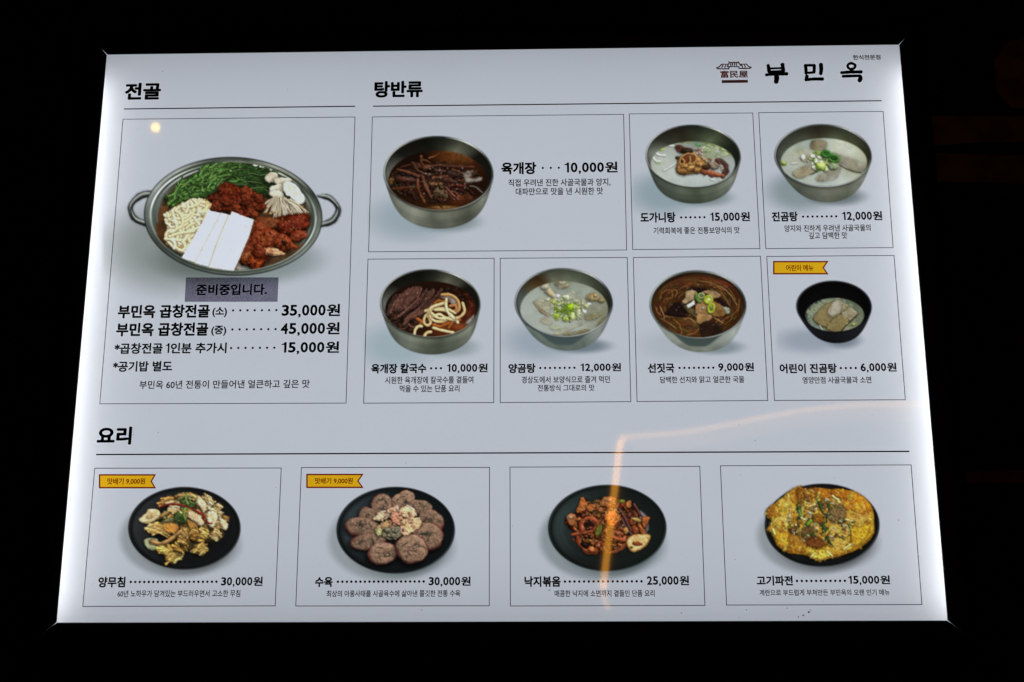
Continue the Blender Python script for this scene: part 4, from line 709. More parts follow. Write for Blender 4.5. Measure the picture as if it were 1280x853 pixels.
def pic_octopus():
    P = Pic(675, 600, 6.994, -70, 0, 1170, 960, (174, 181, 192), 30); rnd = P.rnd
    P.shadow(520, 515, 520, 360, .56, .10, (.55, .60, .58)); P.shadow(640, 575, 440, 255, .5, .2, (.4, .47, .45))
    P.plate(588, 422, 518, 378, (21, 26, 25), (44, 56, 55))
    P.poly([(230, 330), (330, 280), (380, 160), (470, 210), (600, 140), (720, 180), (830, 200), (890, 300), (955, 330), (920, 470), (760, 560), (640, 650), (490, 640), (370, 600), (300, 470), (240, 400)], (44, 20, 10), (26, 12, 7), edge=10, tex=.8, sh=.5)
    P.poly([(870, 270), (940, 330), (950, 430), (910, 480), (890, 380)], (120, 112, 118), (70, 60, 60), sh=0, soft=6)
    oc = [(120, 52, 20), (92, 36, 14), (146, 72, 28), (70, 28, 14), (134, 60, 30), (104, 48, 26), (160, 90, 40)]
    for k in range(230):
        x, y = P.inell(600, 390, 300, 215); a = rnd(0, 6.28)
        if P.rng.random() < .5: P.blob(x, y, rnd(16, 44), rnd(12, 28), [q * rnd(.7, 1.05) for q in P.pick(oc)], rot=rnd(0, 180), edge=.25, tex=.7, spec=.22, shin=14, sh=.5)
        else:
            b = rnd(.5, 1.4) * (1 if P.rng.random() < .5 else -1); L = rnd(22, 46)
            pts = [(x, y)]
            for j in range(3): pts.append((pts[-1][0] + L * math.cos(a), pts[-1][1] + L * .8 * math.sin(a))); a += b
            P.strand(pts, rnd(16, 30), [q * rnd(.7, 1.05) for q in P.pick(oc)], w1=rnd(10, 20), sh=.5, tex=.5, spec=.18, shin=12, fib=.2, wob=.3, round_=.75)
    for pts, c in [([(315, 275), (360, 155), (385, 165), (420, 240), (340, 290)], (168, 90, 34)), ([(400, 240), (450, 205), (490, 240), (440, 280)], (158, 84, 36)), ([(228, 330), (260, 295), (310, 310), (300, 390), (260, 395)], (150, 82, 44)), ([(890, 340), (960, 325), (940, 390), (905, 420)], (160, 80, 34)), ([(750, 200), (795, 178), (800, 230), (770, 245)], (170, 96, 44)), ([(850, 400), (880, 390), (925, 470), (890, 475)], (156, 80, 34)), ([(800, 410), (840, 395), (865, 460), (830, 475)], (130, 56, 24)), ([(520, 200), (560, 150), (640, 145), (665, 190), (600, 240), (540, 230)], (150, 84, 40)), ([(560, 300), (640, 270), (695, 320), (670, 390), (600, 400)], (176, 92, 30))]:
        P.poly(pts, c, [q * .7 for q in c], tex=.6, cell=14, sh=.5, spec=.16, shin=14, edge=5, mixc=22)
    P.blob(265, 325, 24, 18, (176, 140, 108), sh=0, tex=.4, soft=4); P.blob(600, 175, 36, 22, (176, 124, 76), sh=0, tex=.4, soft=4)
    P.strand([(370, 450), (365, 380), (410, 340), (470, 350), (495, 400), (480, 440)], 44, (140, 66, 34), (104, 42, 20), sh=.5, tex=.5, spec=.14, fib=.2, wob=.28, round_=.72, soft=2); P.blob(430, 400, 44, 46, (30, 12, 7), sh=0, dome=.1); P.blob(440, 420, 22, 14, (96, 40, 22), sh=0)
    P.strand([(280, 480), (370, 465), (450, 450)], 32, (124, 58, 32), (90, 38, 20), sh=.5, tex=.5, spec=.14, fib=.2, wob=.28, round_=.72, soft=2); P.strand([(330, 500), (350, 560), (400, 620), (480, 625)], 44, (140, 66, 32), (96, 40, 18), sh=.5, tex=.5, spec=.14, fib=.2, wob=.28, round_=.72, soft=2); P.blob(390, 570, 40, 26, (26, 12, 8), rot=30, sh=0); P.blob(455, 612, 38, 26, (166, 88, 44), rot=20, sh=.3, spec=.25)
    P.strand([(610, 640), (680, 620), (740, 580), (770, 530)], 34, (130, 62, 34), (96, 42, 22), w1=20, sh=.5, tex=.5, spec=.14, fib=.2, wob=.28, round_=.72, soft=2)
    for k in range(14): t = k / 13; P.blob(618 + 140 * t, 636 - 90 * t * t - 10 * t, 8, 6, (158, 92, 60), sh=.2)
    P.strand([(640, 500), (690, 520), (740, 525)], 44, (150, 74, 40), (120, 54, 26), sh=.5, spec=.14, fib=.22, wob=.3, round_=.72, soft=2); P.strand([(640, 450), (700, 470), (730, 480)], 34, (146, 70, 36), sh=.5, spec=.14, fib=.22, wob=.3, round_=.72, soft=2)
    for pts in [[(690, 250), (740, 330), (770, 400), (800, 450)], [(720, 350), (750, 420), (800, 480)], [(820, 215), (850, 260), (870, 300)]]: P.strand(pts, 26, (60, 26, 22), (40, 16, 14), sh=.4, spec=.25, shin=10)
    P.poly([(480, 480), (490, 420), (530, 385), (545, 420), (520, 480)], (98, 102, 36), (74, 80, 26), tex=.3, sh=.4); P.blob(715, 190, 34, 18, (106, 112, 32), sh=.3); P.blob(470, 198, 26, 10, (40, 48, 20), sh=.2)
    P.blob(750, 445, 22, 32, (176, 128, 66), sh=.4, spec=.2); P.blob(845, 350, 44, 18, (178, 148, 78), rot=15, sh=.3); P.blob(530, 265, 30, 26, (150, 90, 50), sh=.4, spec=.3)
    P.poly([(752, 540), (790, 490), (870, 472), (964, 484), (945, 550), (900, 600), (820, 632), (775, 600)], (206, 184, 136), (178, 146, 84), tex=.35, cell=20, sh=.5, bev=20, rim=((150, 104, 44), 14)); P.blob(850, 558, 46, 18, (134, 62, 26), rot=5, sh=.2, edge=.3); P.blob(800, 590, 14, 10, (120, 54, 22), sh=.1)
    for k in range(110):
        x, y = P.inell(600, 390, 300, 220); P.blob(x, y, rnd(2.5, 7), rnd(2, 4.5), P.pick([(214, 170, 110), (230, 200, 150), (190, 120, 60), (200, 180, 160)]), rot=rnd(0, 180), sh=.1, dome=.3)
    for k in range(40):
        x, y = P.inell(640, 300, 70, 55); P.blob(x, y, 5, 3.5, (222, 190, 120), rot=rnd(0, 180), sh=.25, dome=.4)
    return P

def pic_pancake():
    P = Pic(942, 595, 6.994, -60, 20, 1170, 960, (176, 183, 194), 31); rnd = P.rnd
    P.shadow(535, 525, 500, 335, .55, .10, (.60, .62, .60)); P.shadow(640, 590, 430, 235, .55, .2, (.36, .38, .37))
    P.plate(599, 432, 502, 363, (17, 18, 18), (56, 60, 62))
    E_ = [(108, 310), (150, 258), (220, 215), (300, 140), (390, 92), (450, 112), (560, 104), (690, 120), (780, 122), (860, 132), (960, 182), (1040, 290), (1055, 430), (1040, 530), (950, 620), (830, 680), (690, 715), (560, 742), (490, 715), (430, 690), (290, 672), (200, 600), (150, 500), (128, 450), (165, 400), (118, 370)]
    P.poly(E_, (162, 125, 32), (136, 86, 21), edge=2, tex=.8, cell=22, bev=30, sh=.6, mixc=60, spec=.06)
    pc = [(180, 146, 42), (162, 118, 28), (146, 88, 21), (191, 167, 62), (172, 156, 58), (134, 71, 18), (194, 182, 82), (185, 133, 28)]
    n = 0
    while n < 420:
        x, y = rnd(105, 1060), rnd(95, 740)
        if not inside(E_, x, y): continue
        n += 1; P.blob(585 + (x - 585) * .945, 415 + (y - 415) * .925, rnd(14, 46), rnd(10, 26), P.pick(pc), c2=P.pick(pc), rot=rnd(0, 180), edge=.25, tex=.8, cell=10, sh=.22, dome=.3, soft=3, spec=.08, shin=14)
    for pts, c, c2 in [([(210, 250), (300, 160), (330, 170), (320, 260), (250, 290)], (180, 156, 70), (194, 178, 87)), ([(330, 160), (400, 92), (442, 130), (430, 230), (350, 240)], (165, 107, 28), (146, 83, 21)), ([(450, 120), (560, 108), (560, 180), (480, 210), (440, 180)], (125, 77, 27), (84, 44, 18)), ([(560, 120), (690, 130), (660, 210), (580, 190)], (162, 102, 26), (136, 75, 16)), ([(690, 125), (860, 140), (850, 200), (720, 190)], (159, 102, 24), (138, 68, 16)), ([(860, 150), (960, 190), (1035, 300), (900, 310), (860, 240)], (170, 107, 21), (185, 133, 28)), ([(780, 220), (860, 215), (860, 300), (800, 290)], (146, 83, 21), (165, 112, 32)), ([(800, 330), (980, 320), (990, 400), (860, 440), (800, 400)], (180, 156, 73), (154, 115, 44)), ([(180, 370), (300, 350), (310, 440), (230, 470), (180, 430)], (182, 160, 68), (194, 178, 89)), ([(840, 480), (960, 430), (1045, 450), (1020, 540), (900, 620), (840, 560)], (185, 158, 37), (167, 125, 24)), ([(120, 300), (180, 270), (200, 330), (150, 370)], (154, 112, 34), (122, 68, 21)), ([(190, 490), (300, 500), (310, 610), (220, 600)], (180, 131, 28), (191, 162, 42)), ([(660, 430), (800, 410), (850, 480), (760, 560), (680, 520)], (182, 169, 84), (165, 131, 54)), ([(660, 540), (800, 570), (790, 640), (700, 640)], (180, 158, 75), (154, 123, 48)), ([(500, 680), (600, 650), (690, 690), (560, 740)], (185, 160, 42), (198, 190, 82)), ([(320, 520), (440, 540), (470, 620), (380, 660), (310, 600)], (154, 113, 32), (127, 77, 23))]:
        P.poly(pts, c, c2, tex=.8, cell=12, sh=.12, edge=14, bev=14, soft=9, mixc=18, spec=.08, shin=14)
    for k in range(260):
        x, y = rnd(120, 1045), rnd(110, 725)
        if inside(E_, x, y): P.blob(x, y, rnd(8, 26), rnd(6, 15), P.pick(pc), c2=P.pick(pc), rot=rnd(0, 180), edge=.4, tex=.9, cell=7, sh=.10, dome=.25, soft=7, spec=.10, shin=12)
    # meat, leeks and egg in the middle
    for k in range(110):
        x, y = P.inell(560, 390, 260, 200); P.blob(x, y, rnd(8, 26), rnd(6, 16), P.pick([(127, 92, 46), (190, 176, 130), (84, 54, 30), (146, 112, 48), (204, 192, 150), (126, 96, 57)]), rot=rnd(0, 180), edge=.35, sh=.25, tex=.8)
    for pts, c in [([(660, 300), (740, 250), (800, 280), (800, 390), (720, 410), (650, 380)], (125, 100, 61)), ([(455, 570), (520, 535), (610, 560), (610, 620), (530, 632), (470, 605)], (116, 65, 27)), ([(520, 350), (580, 330), (620, 380), (590, 412), (520, 400)], (146, 93, 26)), ([(420, 470), (500, 450), (530, 530), (440, 545)], (113, 83, 44)), ([(310, 460), (380, 450), (380, 500), (320, 500)], (88, 56, 28)), ([(380, 120), (440, 130), (440, 200), (390, 240)], (136, 88, 24))]:
        P.poly(pts, c, [q * .7 for q in c], tex=1.0, cell=9, sh=.4, edge=8, bev=12, mixc=14, spec=.08)
    for pts, w in [([(395, 290), (405, 340), (380, 385)], 34), ([(575, 240), (590, 290), (605, 325)], 34), ([(655, 250), (660, 300)], 30), ([(470, 420), (495, 395)], 34), ([(600, 430), (625, 470), (610, 500)], 50), ([(630, 340), (640, 390), (630, 410)], 16), ([(640, 540), (660, 580), (680, 600)], 30), ([(510, 520), (530, 490)], 22), ([(380, 270), (390, 300)], 12), ([(830, 430), (850, 500), (850, 590)], 10), ([(740, 530), (800, 560)], 12), ([(700, 190), (730, 215), (720, 180)], 12), ([(860, 410), (890, 400)], 12)]:
        P.strand(pts, w, P.pick([(40, 66, 28), (58, 88, 36), (34, 54, 24)]), (28, 44, 20), w1=w * .5, sh=.35, tex=.6)
    for k in range(60):
        x, y = P.inell(570, 390, 290, 220); a = rnd(0, 6.28); L = rnd(12, 34)
        P.strand([(x, y), (x + L * math.cos(a), y + L * math.sin(a))], rnd(7, 15), P.pick([(46, 70, 32), (74, 104, 48), (206, 198, 150), (214, 206, 168), (56, 50, 30), (100, 128, 66)]), w1=5, sh=.25, tex=.6, n=3, wob=.3, soft=2)
    P.strand([(470, 425), (500, 395)], 30, (113, 157, 46), sh=.3); P.strand([(400, 310), (410, 350)], 26, (96, 134, 66), sh=.2)
    for pts in [[(690, 175), (720, 200), (745, 210)], [(735, 215), (750, 230)], [(420, 370), (450, 385)], [(800, 380), (860, 395)], [(170, 470), (185, 510)], [(500, 715), (520, 690)], [(680, 690), (690, 715)], [(640, 660), (670, 690)], [(790, 640), (850, 600)], [(540, 250), (480, 270)]]: P.strand(pts, rnd(14, 26), (212, 204, 150), (191, 190, 108), sh=.25, tex=.5)
    P.strand([(300, 672), (450, 690), (560, 735), (700, 708), (860, 660), (960, 600), (1030, 520)], 14, (146, 102, 23), (127, 77, 16), sh=.1, alpha=.7)
    P.strand([(740, 690), (880, 625), (980, 540), (1020, 440)], 10, (146, 107, 24), sh=.15, alpha=.6)
    for k in range(300):
        x, y = rnd(115, 1045), rnd(105, 730)
        if inside(E_, x, y): P.blob(x, y, rnd(3, 8), rnd(2, 6), P.pick([(92, 50, 16), (203, 190, 108), (122, 68, 18), (210, 190, 97), (70, 40, 18)]), rot=rnd(0, 180), sh=.05, dome=.3)
    return P
# ---------------------------------------------------------------- the wall behind
v, fc = [], []; box(v, fc, -2.2, 2.2, .066, .16, 0.0, 3.6)
wall = tag(mesh_obj('wall', v, fc, M_WALL), kind='structure')
def wall_quad(pts, t=.006):          # flat strip on the wall, photograph pixels -> the wall's plane
    out = []
    for x, y in pts:
        k = AX[0] * (x - 640) / F_PX + AX[1] * (y - 426.5) / F_PX + AX[2]; s = (-.066 - CAM[2]) / k[2]; out.append((CAM[0] + k[0] * s, CAM[1] + k[1] * s))
    n = len(out); vv = [to_world((x, y, -.0655)) for x, y in out] + [to_world((x, y, -.066 + t)) for x, y in out]
    return vv, [tuple(range(n, 2 * n))] + [(i, (i + 1) % n, n + (i + 1) % n, n + i) for i in range(n)]
for pts in ([(1158, 186), (1158, 148), (1420, 150), (1420, 180), (1220, 181)], [(1160, 230), (1162, 194), (1260, 197), (1420, 201), (1420, 236)], [(1244, 118), (1240, 80), (1256, 56), (1300, 44), (1420, 44), (1420, 140), (1262, 138)], [(1205, 606), (1206, 592), (1300, 588), (1420, 590), (1420, 602)]):
    vv, ff = wall_quad(pts); mesh_obj('brown_board', vv, ff, M_BROWN, wall)

# ---------------------------------------------------------------- the menu board
BAR = .028
BASE = (0.0, 0.0, BZ - H_ / 2 - BAR)
board = bpy.data.objects.new('menu_board', None); board.empty_display_size = .1; board.location = BASE; C.link(board)
tag(board, 'lit white Korean restaurant menu board with food photos in a black frame', 'menu board')
def part(name, verts, faces, mat, parent=board, smooth=False):      # verts in board coordinates
    return mesh_obj(name, [to_world(p) for p in verts], faces, mat, parent, BASE, smooth)

# lit sheet, running under the frame
ext = .0214; nx, ny = 40, 30; v, fc = [], []
for j in range(ny + 1):
    for i in range(nx + 1): v.append((-W_ / 2 - ext + (W_ + 2 * ext) * i / nx, -H_ / 2 - ext + (H_ + 2 * ext) * j / ny, 0.0))
for j in range(ny):
    for i in range(nx): a = j * (nx + 1) + i; fc.append((a, a + 1, a + nx + 2, a + nx + 1))
sheet = part('face_sheet', v, fc, M_SHEET); sheet['label'] = 'glowing white opal sheet with printed menu'
# housing: white inside, back plate is the light panel
DEP = .052; xo, yo = W_ / 2 + .0215, H_ / 2 + .0215
v, fc = [], []
t = .003
box(v, fc, -xo - t, -xo, -yo - t, yo + t, -DEP - .004, -.0015); box(v, fc, xo, xo + t, -yo - t, yo + t, -DEP - .004, -.0015)
box(v, fc, -xo + .0002, xo - .0002, -yo - t, -yo, -DEP - .004, -.0015); box(v, fc, -xo + .0002, xo - .0002, yo, yo + t, -DEP - .004, -.0015)
part('housing', v, fc, M_WHITE)
v, fc = [], []; box(v, fc, -xo + .001, xo - .001, -yo + .001, yo - .001, -DEP - .003, -DEP)
part('light_panel', v, fc, M_GUIDE)
for sx in (-1, 1):
    v, fc = [], []; xc = sx * (W_ / 2 + .0085)
    box(v, fc, xc - .0025, xc + .0025, -H_ / 2 + .004, H_ / 2 - .030, -.0195, -.0175)
    part('led_strip', v, fc, M_LED)
# frame: four mitred bars whose joints gape a little at the sheet
PROF = [(0, .0004), (0, .0010), (.0012, .0022), (.006, .0042), (.012, .0052), (.018, .0050), (.024, .0034), (.0272, .0010), (BAR, -.002), (BAR, -.0657), (BAR - .002, -.0657), (BAR - .002, .0004)]
def bar(p0, p1, out, gap0, gap1):
    p0, p1, out = np.array(p0, float), np.array(p1, float), np.array(out, float); d = (p1 - p0) / np.linalg.norm(p1 - p0)
    v, fc = [], []; n = len(PROF)
    for end in (0, 1):
        for u, h in PROF:
            g = (gap0 if end == 0 else gap1); g = g[0] * max(0.0, 1 - u / g[1])
            q = (p0 + out * u - d * (u - g)) if end == 0 else (p1 + out * u + d * (u - g))
            v.append((q[0], q[1], h))
    for i in range(n): fc.append((i, (i + 1) % n, n + (i + 1) % n, n + i))
    fc.append(tuple(range(n))); fc.append(tuple(range(2 * n - 1, n - 1, -1)))
    part('frame_bar', v, fc, M_FRAME)
hx, hy = W_ / 2, H_ / 2
GT, GB = (.0007, .0065), (.0006, .016)
bar((-hx, hy), (hx, hy), (0, 1), GT, GT); bar((-hx, -hy), (hx, -hy), (0, -1), GB, GB)
bar((-hx, -hy), (-hx, hy), (-1, 0), GB, GT); bar((hx, -hy), (hx, hy), (1, 0), GB, GT)

# ---------------------------------------------------------------- print: lines, lettering
Z_PHOTO, Z_LINE, Z_TEXT = .00012, .00022, .00032
HOLES = []          # photograph-pixel rectangles where the grey ground is left out (pictures, ribbons)
def stroke_mesh(lines, z, caps=False):
    v, fc = [], []
    for (a, b, w) in lines:
        a, b = np.array(a), np.array(b); d = (b - a) / np.linalg.norm(b - a); nrm = np.array([-d[1], d[0]]) * w / 2; n = len(v)
        for q in (a - nrm, b - nrm, b + nrm, a + nrm): v.append((q[0], q[1], z))
        fc.append((n, n + 1, n + 2, n + 3))
    return v, fc
def outline(corners, w=.00072, z=Z_LINE):
    p = [np.array(px(*c)) for c in corners]; c0 = sum(p) / 4; v, fc = [], []
    q = []
    for i in range(4):
        a, b, c = p[i - 1], p[i], p[(i + 1) % 4]; e1 = (b - a) / np.linalg.norm(b - a); e2 = (c - b) / np.linalg.norm(c - b)
        inn = (e2 - e1); inn = inn / np.linalg.norm(inn) * w / 2 * 1.414; q.append((b - inn, b + inn))
    for o_, i_ in q: v += [(o_[0], o_[1], z), (i_[0], i_[1], z)]
    for i in range(4): j = (i + 1) % 4; fc.append((2 * i, 2 * j, 2 * j + 1, 2 * i + 1))
    return v, fc

dg_cache = {}
def load_glyphs(keys):
    """flat outline meshes of lines of lettering (text, boldness): one block of text, read back line by line"""
    lines = sorted({k[0] for k in keys}); LH = 3.0
    c = bpy.data.curves.new('lettering', 'FONT'); c.body = '\n'.join(lines); c.resolution_u = 3; c.space_line = LH
    o = bpy.data.objects.new('lettering', c); C.link(o); bpy.context.view_layer.update()
    me = bpy.data.meshes.new_from_object(o.evaluated_get(bpy.context.evaluated_depsgraph_get()))
    co = np.empty(len(me.vertices) * 3, np.float32); me.vertices.foreach_get('co', co); co = co.reshape(-1, 3).astype(float)
    row = np.clip(np.round((.3 - co[:, 1]) / LH).astype(int), 0, len(lines) - 1)
    faces = [[] for _ in lines]
    for p in me.polygons: faces[row[p.vertices[0]]].append(tuple(p.vertices))
    base = {}
    for r, t in enumerate(lines):
        idx = np.nonzero(row == r)[0]; mp = dict(zip(idx.tolist(), range(len(idx))))
        base[t] = (co[idx][:, :2] + [0, r * LH], [tuple(mp[i] for i in f) for f in faces[r]])
    bpy.data.objects.remove(o); bpy.data.curves.remove(c); bpy.data.meshes.remove(me)
    for body, bold in keys:
        V, fc = base[body]; n = len(V)
        if bold > 0:                                # heavier cut: the outline spread evenly by `bold`
            ring = [(bold * math.cos(q * math.pi / 4 + .39), bold * math.sin(q * math.pi / 4 + .39)) for q in range(8)]
            F0, V0 = fc, V; fc = list(F0); V = [V0]
            for j, q in enumerate(ring): V.append(V0 + q); fc += [tuple(i + (j + 1) * n for i in f) for f in F0]
            V = np.vstack(V)
        dg_cache[(body, bold)] = (V, fc)
def glyphs(body, bold): return dg_cache[(body, bold)]
ONE = [(.02, .56), (.02, .62), (.13, .66), (.19, .76), (.29, .76), (.29, 0), (.17, 0), (.17, .56)]
def run_glyphs(body, bold):
    """digits, comma and hangul set one by one, the digits as tall and tight as a bold grotesque"""
    V, Fc, x = [], [], 0.0
    for ch in body:
        if ch == '1': g, f, w = np.array(ONE) * [1.2, 1.14] - [-.03, .045], [tuple(range(len(ONE)))], .46
        else:
            g, f = glyphs(ch, WB if ch == '원' else bold); lo, hi = g.min(0), g.max(0)
            if ch.isdigit(): g = (g - lo) / (hi - lo) * [.455, .86] + [.025, -.045]; w = .505
            elif ch == ',': g = (g - lo) / (hi - lo) * [.16, .31] + [.045, -.19]; w = .25
            else: g = g - [lo[0], 0] + [.05, 0]; w = hi[0] - lo[0] + .1
        n = len(V); V += [(p[0] + x, p[1]) for p in g]; Fc += [tuple(i + n for i in q) for q in f]; x += w
    return np.array(V), Fc
def mixed_glyphs(parts, bold):       # words set by the font with flagged ones between them
    V, Fc, x = [], [], 0.0
    for t in parts:
        g, f = run_glyphs('1', bold) if t == '1' else glyphs(t, bold)
        g = g - [g[:, 0].min(), 0]; n = len(V); V += [(p[0] + x, p[1]) for p in g]; Fc += [tuple(i + n for i in q) for q in f]; x += g[:, 0].max() + (.10 if t == '1' else .24)
    return np.array(V), Fc
def slope(y): return -.0125 + (y - 62) / 715 * .0101
def fit(g, box_px, z):
    V, Fc = g; x0, x1, y0, y1 = box_px; cx, cy = (x0 + x1) / 2, (y0 + y1) / 2
    hpx = (y1 - y0) - abs(slope(cy)) * (x1 - x0) * .9
    a, b = px(x0, cy), px(x1, cy); t, u = px(cx, cy - hpx / 2), px(cx, cy + hpx / 2); c = px(cx, cy)
    w, h = math.hypot(b[0] - a[0], b[1] - a[1]), math.hypot(t[0] - u[0], t[1] - u[1])
    lo, hi = V.min(0), V.max(0); s = np.array([w, h]) / (hi - lo)
    q = (V - (lo + hi) / 2) * s + np.array(c)
    return [(p[0], p[1], z + (i % 9) * 2e-7) for i, p in enumerate(q)], Fc
def text(name, body, box_px, bold, mat=None, parent=board, z=Z_TEXT):
    g = mixed_glyphs(['*곱창전골', '1', '인분 추가시'], bold) if body.startswith('*곱창') else glyphs(body, bold)
    v, fc = fit(g, box_px, z); return part(name, v, fc, mat or M_BLACK, parent)
PB, WB = .035, .034
def price(body, box_px, parent, bold=PB):
    v, fc = fit(run_glyphs(body, bold), box_px, Z_TEXT); return part('price', v, fc, M_BLACK, parent)
def dots(x0, x1, y, n, parent, r=.00125):
    a, b = px(x0, y), px(x1, y); yy = px((x0 + x1) / 2, y)[1]; v, fc = [], []
    for i in range(n):
        x = a[0] + (b[0] - a[0]) * i / (n - 1); k = len(v)
        for q in range(8): v.append((x + r * math.cos(q * math.pi / 4 + .39), yy + r * math.sin(q * math.pi / 4 + .39), Z_TEXT))
        fc.append(tuple(range(k, k + 8)))
    return part('dot_leader', v, fc, M_BLACK, parent)

